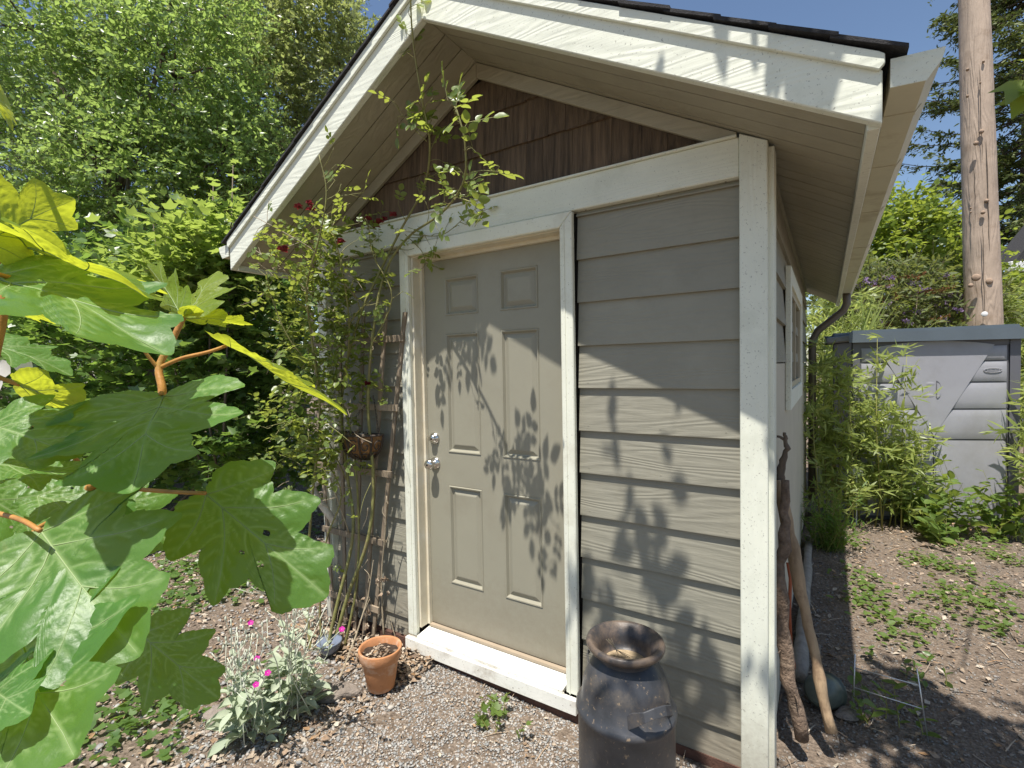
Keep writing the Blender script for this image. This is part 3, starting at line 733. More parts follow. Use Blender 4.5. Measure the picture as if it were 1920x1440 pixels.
# ---- fan trellis
ty = 1.945
def build_trellis():
    t = thing('fan_trellis', PY(662, 1215, ty), 'weathered wooden fan trellis leaning on shed wall left of door', 'trellis')
    lo = [PY(u, 1212, ty) for u in (628, 648, 664, 680, 697)]; hi = [PY(u, 585, ty) for u in (583, 634, 680, 722, 758)]
    for i in range(5):
        a, c = lo[i], hi[i]; ex = Vector((.013, 0, 0))
        b = MB(); b.hexa([a - ex, a + ex, a + ex + Vector((0, .012, 0)), a - ex + Vector((0, .012, 0)), c - ex, c + ex, c + ex + Vector((0, .012, 0)), c - ex + Vector((0, .012, 0))])
        b.build('slat', M['trellis'], t, bevel=.001)
    for v, ur in ((634, 757), (765, 749), (890, 737), (1018, 722), (1142, 707)):
        zr = PY(ur, v, ty).z; k = (zr - lo[0].z) / (hi[0].z - lo[0].z)
        x0 = lo[0].x + (hi[0].x - lo[0].x) * k - .03; x1 = lo[4].x + (hi[4].x - lo[4].x) * k + .03
        b = MB(); b.box(x0, x1, ty - .013, ty - .001, zr - .018, zr + .018); b.build('rail', M['trellis'], t, bevel=.001)
build_trellis()
# ---- wall basket
def build_basket():
    c = PY(684, 812, 1.93); r = .155; yb = c.y
    t = thing('hanging_basket', c, 'rusty iron half round basket with coir liner hanging on the trellis', 'basket')
    def surf(a, p, k=1.0):   # a: 0..pi around the front, p: 0 rim .. 1 bottom
        rad = r * math.cos(p * math.pi / 2 * .96)
        return Vector((c.x - math.cos(a) * rad * k, yb - math.sin(a) * rad * k * .85, c.z - math.sin(p * math.pi / 2) * .15 * k))
    b = MB(); n, m = 18, 8
    vs = [surf(math.pi * i / n, j / m, .96) for j in range(m + 1) for i in range(n + 1)]
    fs = [(j*(n+1)+i, j*(n+1)+i+1, (j+1)*(n+1)+i+1, (j+1)*(n+1)+i) for j in range(m) for i in range(n)]
    b.add(vs, fs); b.add([surf(math.pi * i / n, 0.03, .95) for i in range(n + 1)], [tuple(range(n + 1))])
    b.build('liner', M['coir'], t, smooth=True)
    b = MB(); b.tube([surf(math.pi * i / 20, 0, 1.0) for i in range(21)], .007, 6); b.tube([surf(0, 0), surf(math.pi, 0)], .006, 6); b.build('rim', M['iron'], t)
    for a in (0.03, .5, 1.0, 1.57, 2.1, 2.6, 3.1):
        b = MB(); b.tube([surf(a, j / 8) for j in range(9)], .005, 5, flat=1.4); b.build('rib', M['iron'], t)
    for k, a0 in enumerate((.28, .75, 1.28, 1.85, 2.35, 2.85)):
        for p0, sg in ((.26, 1), (.58, -1)):
            b = MB(); pts = []
            for i in range(22):
                th = sg * i * .42 + k; q = .02 + .010 * i / 2.2
                pts.append(surf(a0 + math.cos(th) * q * 2.0, p0 + math.sin(th) * q * 1.6, 1.03))
            b.tube(pts, .004, 5); b.build('scroll', M['iron'], t)
    hook = PY(700, 742, 1.93)
    for a in (.25, 2.9):
        p0 = surf(a, 0); b = MB(); nl = 11
        for i in range(nl):
            q = p0.lerp(hook, (i + .5) / nl); d = (hook - p0).normalized()
            s = d.cross(Vector((0, 1, 0))).normalized() if i % 2 else d.cross(d.orthogonal().cross(d)).normalized()
            if i % 2 == 0: s = d.cross(s).normalized() if abs(s.dot(d)) < .9 else Vector((0, 1, 0))
            b.tube([q + d * math.cos(w_) * .014 + s * math.sin(w_) * .005 for w_ in [2*math.pi*j/8 for j in range(9)]], .0014, 4)
        b.build('chain', M['iron'], t)
    # dry blooms lying in the basket
    v, tr, rd, mi = inst(*LEAF4, np.array([surf(1.5, 0, .5)]) + rng.normal(0, 1, (60, 3)) * np.array([.06, .03, .012]), *frame_from(rdir(rng, 60), rdir(rng, 60)), rng.uniform(.015, .035, 60), rng.uniform(0, 1, 60))
    link('dry_leaf', np_mesh('dry_leaf', v, tr, M['litter'], rd), t)['kind'] = 'stuff'
build_basket()
# ---- terracotta pot
def build_pot():
    base = PG(706, 1290, .02); c = (base.x, base.y + .03, .012)
    t = thing('terracotta_pot', c, 'small terracotta flower pot of dry soil left of the doorstep', 'flower pot')
    b = MB(); b.lathe([(0, 0), (.062, 0), (.066, .004), (.088, .142), (.0885, .146), (.099, .148), (.1015, .152), (.1055, .196), (.104, .2005), (.098, .2005), (.093, .196), (.086, .150), (.080, .11)], c, 40)
    b.build('pot_body', M['terracotta'], t, smooth=True)
    n = 24; b = MB(); vs = [(c[0], c[1], c[2] + .172)]; fs = []
    for j, rr_ in enumerate((.03, .06, .0895)):
        for i in range(n): vs.append((c[0] + rr_*math.cos(2*math.pi*i/n), c[1] + rr_*math.sin(2*math.pi*i/n), c[2] + .168 + random.Random(i*7+j).uniform(-.008, .008)))
    for i in range(n): fs.append((0, 1+i, 1+(i+1) % n))
    for j in range(2):
        for i in range(n): fs.append((1+j*n+i, 1+(j+1)*n+i, 1+(j+1)*n+(i+1) % n, 1+j*n+(i+1) % n))
    b.add(vs, fs); b.build('soil', M['soil'], t, smooth=True)
    k = 60; pos = np.array([c[0], c[1], c[2] + .174]) + np.stack([rng.uniform(-.06, .06, k), rng.uniform(-.06, .06, k), rng.uniform(0, .006, k)], -1)
    v, tr, rd, mi = inst(*LEAF4, pos, *frame_from(rdir(rng, k) * [1, 1, .2], rdir(rng, k) + [0, 0, 1]), rng.uniform(.012, .03, k), rng.uniform(0, 1, k))
    link('dry_leaf', np_mesh('dry_leaf', v, tr, M['litter'], rd), t)['kind'] = 'stuff'
    b = MB(); b.tube([PG(636, 1275, .01), PY(668, 1190, 1.74), PY(690, 1120, 1.85), PY(700, 1050, 1.9)], [.004, .004, .003, .002], 5)
    o = b.build('dead_stalk', M['canedry']); tag(o, 'pale dead stalk leaning across the terracotta pot', 'stick')
build_pot()
# ---- milk can
def build_can():
    ax = P(1173, 1290, 1.70); zr = P(1170, 1206, 1.67).z
    c = (ax.x, ax.y, 0.0)
    t = thing('milk_can', c, 'old black steel milk can with rusty flared rim beside the door', 'milk can')
    B = .163
    b = MB(); b.lathe([(0, .012), (.15, .012), (.155, .004), (B-.004, .004), (B, .012), (B, .05), (B+.005, .056), (B+.005, .066), (B, .072), (B, zr-.245), (B+.006, zr-.238), (B+.007, zr-.226), (B+.001, zr-.218), (B-.012, zr-.203), (.146, zr-.15), (.128, zr-.104), (.108, zr-.070), (.096, zr-.058)], c, 56)
    b.build('body', M['milkcan'], t, smooth=True)
    b = MB(); b.lathe([(.0965, zr-.062), (.095, zr-.056), (.094, zr-.05), (.097, zr-.042)], c, 48); b.build('neck', M['milkcan'], t, smooth=True)
    b = MB(); b.lathe([(.096, zr-.045), (.104, zr-.036), (.120, zr-.028), (.129, zr-.022), (.133, zr-.012), (.130, zr-.002), (.122, zr+.002), (.114, zr-.002), (.104, zr-.014), (.094, zr-.026), (.088, zr-.04), (.085, zr-.06), (.078, zr-.078), (.05, zr-.084), (0, zr-.082)], c, 56)
    rim = b.build('rim', M['milkrim'], t, smooth=True)
    b = MB(); b.lathe([(.0745, zr-.079), (.05, zr-.074), (.02, zr-.071), (0, zr-.072)], c, 30); b.build('dust', pmat('tan_dust', (.38,.29,.18), .95, .4, 25, bump=.6), rim, smooth=True)
    tocam = Vector((-c[0], -c[1], 0)).normalized(); ang0 = math.atan2(tocam.y, tocam.x)
    for k, a in enumerate((ang0 + .55, ang0 + .55 + math.pi)):
        er = Vector((math.cos(a), math.sin(a), 0)); et = Vector((-er.y, er.x, 0)); C = Vector(c)
        # strap handle: wide plate folded up off the shoulder
        prof = [(-.074, .150, zr-.185), (-.066, .166, zr-.165), (-.050, .186, zr-.138), (-.02, .198, zr-.124), (.02, .198, zr-.124), (.050, .186, zr-.138), (.066, .166, zr-.165), (.074, .150, zr-.185)]
        b = MB(); vs = []
        for (s, r_, z_) in prof:
            wv = .020 if abs(s) > .05 else .013
            p = C + et * s + er * r_ * (1 - .0 * abs(s)); dn = Vector((0, 0, -1)) * .55 + er * .8
            r2 = math.sqrt(max(r_ ** 2 - s ** 2, 0)) if abs(s) > .05 else r_
            p = C + et * s + er * r2
            for q in (p + Vector((0, 0, z_ + wv)) - er * .004, p + Vector((0, 0, z_ - wv)) + er * .006, p + Vector((0, 0, z_ - wv)) + er * .001 - Vector((0, 0, .003)), p + Vector((0, 0, z_ + wv)) - er * .009): vs.append(q)
        fs = [(i*4+j, i*4+(j+1) % 4, (i+1)*4+(j+1) % 4, (i+1)*4+j) for i in range(len(prof)-1) for j in range(4)] + [(0,1,2,3), (28,29,30,31)]
        b.add(vs, fs); b.build('handle', M['milkcan'], t, smooth=False, bevel=.0015)
    b = MB(); hc = Vector(c) + Vector((0, 0, zr - .02)) + tocam.cross(Vector((0,0,1))) * -.05 + tocam * .112
    b.lathe([(0, .0), (.006, .0)], (hc.x, hc.y, hc.z+.010), 10); b.build('rivet_hole', M['black'], rim)
    b = MB(); q = Vector(c) + Vector((0, 0, zr - .07))
    rt = tocam.cross(Vector((0, 0, 1)))
    for i in range(7):
        r_ = random.Random(i); b.tube([q + Vector((r_.uniform(-.04, .02), r_.uniform(-.03, .03), 0)), q + rt * .03 + Vector((0, 0, .03)), q + rt * .055 + Vector((r_.uniform(-.01, .01), r_.uniform(-.005, .01), .064))], .0009, 3)
    b.build('dry_grass', M['canedry'], t)
build_can()
# ---- rocks, small things by the shed
def lump(name, c, r, mat, label, cat, seed, flat=.5, rot=0.0, group=None):
    bm = bmesh.new(); bmesh.ops.create_icosphere(bm, subdivisions=3, radius=1.0)
    rg = np.random.default_rng(seed); k = rg.normal(size=(6, 3)); ph = rg.uniform(0, 6, 6)
    for v in bm.verts:
        d = v.co.copy(); s = 1 + sum(.07 * math.sin(2.3 * d.dot(Vector(k[i])) + ph[i]) for i in range(6)) + rg.normal(0, .015)
        p = Vector((d.x * r[0] * s, d.y * r[1] * s, d.z * r[2] * s))
        ca, sa = math.cos(rot), math.sin(rot)
        v.co = Vector((c[0] + p.x * ca - p.y * sa, c[1] + p.x * sa + p.y * ca, c[2] + p.z))
    me = bpy.data.meshes.new(name); bm.to_mesh(me); bm.free()
    return tag(link(name, me, None, mat), label, cat, group)
g = PG(622, 1306); lump('flat_stone', (g.x, g.y, .02), (.13, .055, .035), M['rock'], 'flat layered brown stone lying in front of the terracotta pot', 'stone', 5, rot=.55)
g = PG(410, 1350); lump('round_stone', (g.x, g.y, .02), (.07, .05, .03), M['rock'], 'rounded pinkish stone at the foot of the silver leaved plant', 'stone', 8, rot=.2)
def build_blue():
    g = PG(618, 1226); t = thing('glazed_bowl', (g.x, g.y, 0), 'shiny blue grey glazed bowl half hidden behind the rose canes', 'bowl')
    b = MB(); b.lathe([(0, .005), (.03, .005), (.055, .03), (.066, .06), (.067, .075), (.063, .075), (.05, .03), (0, .015)], (g.x, g.y, .0), 30); b.build('bowl_body', M['blueglaze'], t, smooth=True)
    b = MB(); b.lathe([(.0675, .068), (.070, .072), (.0675, .078), (.0635, .078)], (g.x, g.y, .0), 30); b.build('rim', M['blueglaze'], t, smooth=True)
build_blue()
def build_ornament():
    a = PY(604, 985, 1.80); path = [PY(628, 980, 1.84), PY(612, 958, 1.82), PY(600, 940, 1.80), PY(590, 925, 1.79), PY(587, 912, 1.79), PY(597, 905, 1.80)]
    b = MB(); b.tube(path, [.02, .022, .024, .022, .018, .012], 10)
    o = b.build('driftwood_hook', M['ornament'], smooth=True); tag(o, 'pale curved driftwood knob hung among the rose canes by the shed corner', 'driftwood')
build_ornament()
# ---- sticks leaning on the side wall
def branch(name, pts, rad, mat, label, cat, twigs=(), n=9, seed=1, jit=.2):
    rg = random.Random(seed); P2 = []; R2 = []
    for i in range(len(pts) - 1):
        for k in range(4):
            t_ = k / 4; p = Vector(pts[i]).lerp(Vector(pts[i+1]), t_); r_ = rad[i] + (rad[i+1] - rad[i]) * t_
            P2.append(p + Vector((rg.gauss(0, 1), rg.gauss(0, 1), rg.gauss(0, 1))) * r_ * jit); R2.append(r_ * rg.uniform(.84, 1.2))
    P2.append(Vector(pts[-1])); R2.append(rad[-1])
    root = thing(name, P2[0], label, cat)
    b = MB(); b.tube(P2, R2, n); b.build('stem', mat, root, smooth=True)
    for tw, tr in twigs:
        b = MB(); b.tube(tw, tr, 6); b.build('side_branch', mat, root, smooth=True)
    return root
def PXW(u, v, x):
    d = P(u, v, 1.0) - Vector((0, 0, H)); return d * (x / d.x) + Vector((0, 0, H))
branch('pale_stick', [PY(1557, 1372, 2.27), PY(1530, 1240, 2.32), PY(1503, 1110, 2.36), PY(1480, 1000, 2.38), PY(1458, 900, 2.40)], [.020, .021, .022, .023, .022], M['bark_pale'], 'long pale bare stick leaning against the side of the shed', 'stick', seed=2, jit=.09)
branch('rough_branch', [PY(1503, 1385, 2.20), PY(1480, 1270, 2.21), PY(1466, 1170, 2.23), PY(1462, 1080, 2.25), PY(1474, 980, 2.3), PY(1472, 900, 2.34)], [.024, .026, .027, .026, .02, .016], M['bark_rough'], 'thick rough barked branch standing at the shed corner', 'branch', seed=3,
       twigs=[([PY(1482, 1290, 2.21), PY(1494, 1310, 2.17), PY(1498, 1322, 2.16)], [.004, .003, .001]), ([PY(1470, 1215, 2.22), PY(1458, 1225, 2.18)], [.004, .001])])
branch('forked_branch', [PY(1462, 905, 2.42), PY(1466, 870, 2.42), PY(1476, 840, 2.42), PY(1472, 822, 2.42), PY(1471, 811, 2.42)], [.018, .014, .010, .009, .006], M['bark'], 'dark forked twig sticking up beside the corner post', 'branch', seed=4,
       twigs=[([PY(1470, 824, 2.42), PY(1462, 819, 2.42), PY(1451, 817, 2.42)], [.007, .006, .004])])
branch('grey_log', [PG(1500, 1268, .03), PG(1505, 1180, .03), PG(1512, 1085, .03), PG(1517, 1020, .03)], [.034, .034, .032, .03], M['bark_grey'], 'straight grey log lying along the foot of the side wall', 'log', seed=6, jit=.06)
b = MB(); b.tube([PY(1477, 1055, 2.75), PY(1482, 1085, 2.72), PY(1480, 1150, 2.7), PY(1484, 1235, 2.66)], .008, 7)
cordt = thing('orange_cord', PY(1484, 1235, 2.66), 'orange red cord end hanging behind the sticks at the shed side', 'cord')
b.build('cable', M['cord'], cordt, smooth=True)
b = MB(); e = PY(1484, 1246, 2.66); b.lathe([(0, .03), (.012, .028), (.018, .01), (.018, -.015), (.012, -.022), (0, -.024)], e, 12); b.build('plug', M['cord'], cordt, smooth=True)
# celadon pot lying on its side
def build_celadon():
    g = PG(1541, 1322); c = Vector((g.x, g.y, .065)); t = thing('glazed_pot', (g.x, g.y, 0), 'green grey glazed garden pot tipped over on the shaded ground', 'pot')
    M_ = Matrix.Translation(c) @ Matrix.Scale(.82, 4) @ Matrix.Rotation(R(-112), 4, Vector((.95, -.3, 0)))
    b = MB(); b.lathe([(0, -.09), (.05, -.09), (.06, -.085), (.085, -.03), (.092, .03), (.088, .08), (.095, .088), (.095, .096), (.084, .096), (.078, .08), (.08, .02), (.05, -.07), (0, -.075)], (0, 0, 0), 36)
    b.v = [tuple(M_ @ Vector(p)) for p in b.v]; b.build('pot_body', M['celadon'], t, smooth=True)
    b = MB(); b.lathe([(.095, .086), (.0985, .092), (.095, .098), (.089, .098)], (0, 0, 0), 36); b.v = [tuple(M_ @ Vector(p)) for p in b.v]; b.build('rim', M['celadon'], t, smooth=True)
build_celadon()
g = PG(1590, 1342); lump('dark_slate', (g.x, g.y, .008), (.06, .04, .018), M['rock'], 'dark flat stone beside the tipped green pot', 'stone', 15, rot=.9)
# wire border fence
def build_wire():
    A = PG(1600, 1334); Bp = PG(1741, 1385); t = thing('wire_border_fence', A, 'low galvanised wire border fence standing in the shade', 'wire fence')
    hA = PY(1603, 1226, A.y).z; hB = PY(1719, 1254, Bp.y).z
    tA = PY(1603, 1226, A.y); tB = PY(1719, 1254, Bp.y)
    for p, q in ((A, tA), (Bp, tB)):
        b = MB(); b.tube([p - Vector((0, 0, .02)), q], .0028, 5); b.build('upright_wire', M['wire'], t, smooth=True)
    for k in (.42, .76):
        b = MB(); b.tube([A.lerp(tA, k), Bp.lerp(tB, k)], .0024, 5); b.build('cross_wire', M['wire'], t, smooth=True)
build_wire()
# stake
g = PG(1563, 968); b = MB(); b.box(g.x - .022, g.x + .022, g.y - .022, g.y + .022, -.05, PY(1563, 846, g.y).z); o = b.build('garden_stake', M['stake'], bevel=.004); tag(o, 'square new timber stake standing before the bamboo', 'stake')
g = PG(1612, 985); t_ = thing('plant_label', (g.x, g.y, 0), 'small white plant marker half hidden in the bamboo', 'plant marker')
pz = PY(1606, 885, g.y); b = MB(); b.box(pz.x-.05, pz.x+.05, pz.y, pz.y+.008, pz.z-.03, pz.z+.05); b.build('plate', M['white'], t_); b = MB(); b.tube([(pz.x, pz.y+.012, 0), (pz.x, pz.y+.012, pz.z)], .007, 6); b.build('stem', M['white'], t_)

# ------------------------------------------------------------------ plastic cabinet shed
def build_plastic():
    A = PG(1598, 972); B_ = PG(1906, 982); ex = (B_ - A); wdt = ex.length; ex.normalize(); n = Vector((ex.y, -ex.x, 0))
    up = Vector((0, 0, 1))
    def on(u, v):
        d = P(u, v, 1.0) - Vector((0, 0, H)); o = Vector((0, 0, H)); k = (A - o).dot(n) / d.dot(n); q = o + d * k - A
        return q.dot(ex), q.z
    def W_(s, z, d): return A + ex * s + up * z + n * d
    t = thing('storage_cabinet', A + ex * wdt / 2, 'grey moulded plastic garden storage cabinet with slate blue lid', 'storage cabinet')
    ht = on(1750, 637)[1]
    def slab(poly, d0, d1, name, mat, par, bev=.006):
        b = MB(); k = len(poly); vs = [W_(s, z, d1) for s, z in poly] + [W_(s, z, d0) for s, z in poly]
        fs = [tuple(range(k)), tuple(reversed(range(k, 2*k)))] + [(i, (i+1) % k, (i+1) % k + k, i + k) for i in range(k)]
        b.add(vs, fs); return b.build(name, mat, par, bevel=bev)
    slab([(0, 0), (wdt, 0), (wdt, ht), (0, ht)], -.42, -.02, 'body', M['plastic_dk'], t)
    lw = on(1588, 628)[0]; rw = on(1921, 612)[0]
    lid = slab([(lw, ht + .0), (rw, ht + .0), (rw, ht + .085), (lw, ht + .07)], -.47, .07, 'lid', M['lid'], t, .012)
    slab([(lw + .03, ht + .0705), (rw - .03, ht + .086), (rw - .05, ht + .12), (lw + .05, ht + .10)], -.4, .0, 'lid_crown', M['lid'], lid, .01)
    sL, sM, sR = on(1612, 800)[0], on(1750, 760)[0], on(1889, 800)[0]
    slab([(0, 0), (sL - .012, 0), (sL - .012, ht - .004), (0, ht - .004)], -.019, .012, 'corner_column', M['plastic_dk'], t)
    slab([(sR + .012, 0), (wdt, 0), (wdt, ht - .004), (sR + .012, ht - .004)], -.019, .012, 'corner_column', M['plastic_dk'], t)
    slab([(sL - .008, ht - .05), (sR + .008, ht - .05), (sR + .008, ht - .004), (sL - .008, ht - .004)], -.018, .004, 'header', M['plastic_dk'], t)
    # the V on the doors
    zt = on(1862, 645)[1]; vt = on(1862, 646)[0]; vb_s, vb_z = on(1762, 795); slope = (vt - vb_s) / (zt - vb_z)
    zpt = zt - (vt - sM) / slope
    def vx(z): return max(0.0, (z - zpt) * slope)      # half width of the V at a height
    seams = [on(1880, v)[1] for v in (646, 676, 716, 767, 825)] + [.03]
    for sg in (-1, 1):
        dr = slab([(min(sM + sg*.003, sL if sg < 0 else sR), .02), (max(sM + sg*.003, sL if sg < 0 else sR), .02), (max(sM + sg*.003, sL if sg < 0 else sR), ht - .055), (min(sM + sg*.003, sL if sg < 0 else sR), ht - .055)], -.018, -.004, 'cabinet_door', M['plastic_dk'], t, .003)  # groove floor coloured dark, painting shade into the seams between boards
        sE = sL if sg < 0 else sR
        # upper V slab with an arched top
        pts = [(sM + sg*.004, max(zpt, .03)), (sM + sg*vx(seams[0]), seams[0])]
        for i in range(1, 8):
            k = 1 - i / 7; pts.append((sM + sg*(.004 + (vx(seams[0]) - .004) * k), seams[0] + .045 * (1 - k * k)))
        if sg > 0: pass
        else: pts = pts[::-1]
        slab(pts, -.0035, .016, 'raised_panel', M['plastic'], dr, .004)
        for i in range(5):
            z1, z0 = seams[i] - .008, seams[i+1] + .008
            a1 = sM + sg*(max(vx(z1), .004) + .001); a0 = sM + sg*(max(vx(z0), .004) + .001); e_ = sE - sg*.012
            poly = [(a0, z0), (e_, z0), (e_, z1), (a1, z1)]
            if z0 < zpt < z1: poly = [(a0, z0), (e_, z0), (e_, z1), (a1, z1), (sM + sg*.007, zpt)]
            if sg < 0: poly = poly[::-1]
            # softly bulging board
            bb_ = MB(); nr = 8; vs = []
            for k in range(nr + 1):
                tt = k / nr; z_ = z0 + (z1 - z0) * tt; d_ = .004 + .012 * math.sin(math.pi * tt) ** .5
                xa = sM + sg*(max(vx(z_), .004) + .001)
                for q in range(7):
                    f_ = q / 6; s_ = xa + (e_ - xa) * f_; edge = min(1.0, min(f_, 1 - f_) * 9 + .25)
                    vs.append(W_(s_, z_, -.003 + d_ * (edge if f_ > .5 else 1.0)))
            fs = [(k*7+q, k*7+q+1, (k+1)*7+q+1, (k+1)*7+q) for k in range(nr) for q in range(6)]
            if sg < 0: fs = [f[::-1] for f in fs]
            bb_.add(vs, fs); bb_.build('board_panel', M['plastic'], dr, smooth=True, recalc=False)
        # handle recess
        hs, hz = on(1752, 730)
        b = MB(); nn = 14
        for zz, fl in ((hz + .055, 1), (hz - .055, 1)):
            pass
        if sg > 0:
            pts = [(hs + .004 + .045 * math.cos(th) , hz + .085 * math.sin(th)) for th in [(-math.pi/2 + math.pi * i / 12) for i in range(13)]]
            slab(pts, .0155, .0175, 'handle_recess', M['plastic_dk'], dr, 0)
            slab([(hs + .012 + .030 * math.cos(th), hz - .01 + .068 * math.sin(th)) for th in [(-math.pi/2 + math.pi * i / 12) for i in range(13)]], .0172, .024, 'handle_grip', M['plastic'], dr, .003)
            # raised oval emblem with a worn line of raised marks
            es, ez = on(1859, 694)
            b = MB(); b.tube([W_(es + .075 * math.cos(2*math.pi*i/28), ez + .021 * math.sin(2*math.pi*i/28), .018) for i in range(29)], .0028, 5)
            em = b.build('oval_emblem', M['plastic'], dr, smooth=True)
            b = MB()
            for i in range(10):
                q = W_(es - .048 + i * .0105, ez, .017); hgt = .010 if i in (0, 2, 3, 6, 9) else .007
                b.hexa([q + ex*a + up*c_ + n*d for c_ in (-.007, hgt - .003) for (a, d) in ((0, -.001), (.006, -.001), (.006, .003), (0, .003))])
            b.build('raised_lettering', M['plastic'], em)
        else:
            for dz in (.055, -.06):
                c_ = W_(hs - .045, hz + dz, .015); b = MB()
                vs = [c_ + n*.008]; fs = []
                for i in range(16): vs.append(c_ + ex*.05*math.cos(2*math.pi*i/16) + up*.022*math.sin(2*math.pi*i/16))
                for i in range(16): fs.append((0, 1+i, 1+(i+1) % 16))
                b.add(vs, fs); b.build('grip_dimple', M['plastic'], dr, smooth=True)
build_plastic()

# ------------------------------------------------------------------ utility pole
def build_pole():
    Zp = 6.9; pts = [P(1853, 912, Zp), P(1844, 612, Zp), P(1836, 340, Zp), P(1828, 75, Zp), P(1820, -200, Zp)]
    pts[0].z = -.1
    rad = [.215, .203, .187, .170, .155]
    t = thing('utility_pole', pts[0], 'weathered brown wooden utility pole rising behind the grey cabinet', 'utility pole')
    PP = []; RR = []
    for i in range(4):
        for k in range(6): PP.append(pts[i].lerp(pts[i+1], k/6)); RR.append((rad[i] + (rad[i+1]-rad[i])*k/6) * random.Random(i*9+k).uniform(.985, 1.015))
    b = MB(); b.tube(PP, RR, 24); b.build('shaft', M['pole'], t, smooth=True)
    tc = Vector((-pts[0].x, -pts[0].y, 0)).normalized(); rt = Vector((-tc.y, tc.x, 0))
    # knots and holes on the face toward the path
    for (u, v, r_) in ((1840, 246, .03), (1830, 268, .03), (1850, 376, .026), (1843, 398, .026), (1820, 390, .012), (1820, 398, .012), (1838, 155, .012), (1844, 115, .016), (1814, 130, .02), (1814, 180, .018), (1830, 520, .05), (1855, 527, .04), (1820, 535, .03)):
        q0 = P(u, v, 1.0) - Vector((0, 0, H)); q = q0 * (Zp - .19) + Vector((0, 0, H))
        b = MB(); b.lathe([(r_, -.02), (r_*.9, .006), (r_*.6, .014), (0, .016)], (0, 0, 0), 12)
        Mx = Matrix.Translation(q) @ tc.to_track_quat('Z', 'Y').to_matrix().to_4x4(); b.v = [tuple(Mx @ Vector(p)) for p in b.v]
        b.build('knot', M['polek'], t, smooth=True)
    q = (P(1846, 589, 1.0) - Vector((0, 0, H))) * (Zp - .205) + Vector((0, 0, H)); b = MB(); b.lathe([(.035, -.01), (.035, .006), (.03, .010), (0, .010)], (0, 0, 0), 18)
    Mx = Matrix.Translation(q) @ tc.to_track_quat('Z', 'Y').to_matrix().to_4x4(); b.v = [tuple(Mx @ Vector(p)) for p in b.v]; b.build('metal_tag', M['white'], t, smooth=True)
    # drying cracks as thin dark slivers
    for (u0, v0, v1, du) in ((1836, 120, 300, 6), (1848, 260, 470, 8), (1842, 420, 600, 4), (1826, 300, 420, 3)):
        b = MB(); path = [(P(u0 + du*k + random.Random(k+u0).uniform(-1, 1), v0 + (v1-v0)*k, 1.0) - Vector((0,0,H))) * (Zp - .188) + Vector((0,0,H)) for k in np.linspace(0, 1, 8)]
        b.tube(path, [.001, .004, .006, .005, .006, .004, .004, .001], 4); b.build('drying_crack', M['bark'], t)
build_pole()
# neighbour's eave corner
def build_eave():
    t = thing('neighbour_house', P(2020, 520, 9), 'white gutter corner of the neighbouring house at the right edge', 'house')
    a = P(1897, 496, 9.0); rt = _cm.to_3x3() @ Vector((1, 0, 0)); rt.z = 0; rt.normalize(); fw = Vector((-rt.y, rt.x, 0))
    up = Vector((0, 0, 1))
    def bx(a0, a1, d0, d1, z0, z1, name, mat, skew=0.0):
        b = MB(); pts = []
        for z_, sk in ((z0, 0), (z1, skew)):
            for (s, d) in ((a0 + sk, d0), (a1, d0), (a1, d1), (a0 + sk, d1)): pts.append(a + rt*s + fw*d + up*z_)
        b.hexa(pts); b.build(name, mat, t, bevel=.01)
    bx(0, 6, 0, .12, -.12, .06, 'gutter', M['white']); bx(.5, 4, .4, .8, -a.z + .0, -.05, 'wall', M['white']); bx(.1, 4, .13, .6, .0, 1.2, 'roof', M['roof'], skew=1.0)
build_eave()
# ------------------------------------------------------------------ gravel, litter
def ico():
    t = (1 + 5 ** .5) / 2
    v = np.array([(-1,t,0),(1,t,0),(-1,-t,0),(1,-t,0),(0,-1,t),(0,1,t),(0,-1,-t),(0,1,-t),(t,0,-1),(t,0,1),(-t,0,-1),(-t,0,1)], float)
    f = [(0,11,5),(0,5,1),(0,1,7),(0,7,10),(0,10,11),(1,5,9),(5,11,4),(11,10,2),(10,7,6),(7,1,8),(3,9,4),(3,4,2),(3,2,6),(3,6,8),(3,8,9),(4,9,5),(2,4,11),(6,2,10),(8,6,7),(9,8,1)]
    return nrm(v), np.array(f)
def stones(name, n, x0, x1, y0, y1, s0, s1, seed, label, keep=None, rlo=0, rhi=1, mat=None):
    rg = np.random.default_rng(seed); V0, Fc = ico()
    x = rg.uniform(x0, x1, n); y = rg.uniform(y0, y1, n)
    if keep is not None:
        k = keep(x, y, rg); x, y = x[k], y[k]
    n = len(x); parts = []
    var = [V0 * rg.uniform(.65, 1.15, (12, 1)) * np.array([1, rg.uniform(.6, .95), rg.uniform(.35, .6)]) * .5 for _ in range(8)]
    which = rg.integers(0, 8, n)
    sz = s0 + (s1 - s0) * rg.beta(1.3, 3.0, n)
    pos = np.stack([x, y, gz(x, y) + sz * rg.uniform(-.02, .22, n)], -1)
    a = rg.uniform(0, 6.28, n); d = np.stack([np.cos(a), np.sin(a), rg.normal(0, .18, n)], -1)
    up = np.stack([rg.normal(0, .22, n), rg.normal(0, .22, n), np.ones(n)], -1)
    ax, ay, az = frame_from(d, up)
    rnd = rg.uniform(rlo, rhi, n)
    for k in range(8):
        m = which == k; parts.append(inst(var[k], Fc, pos[m], ax[m], ay[m], az[m], sz[m], rnd[m]))
    v, t, r, mi = merge(parts)
    o = link(name, np_mesh(name, v, t, mat or M['stone'], r)); tag(o, label, 'gravel', kind='stuff')
inside = lambda x, y: (x > XL) & (x < XR) & (y > 1.97)
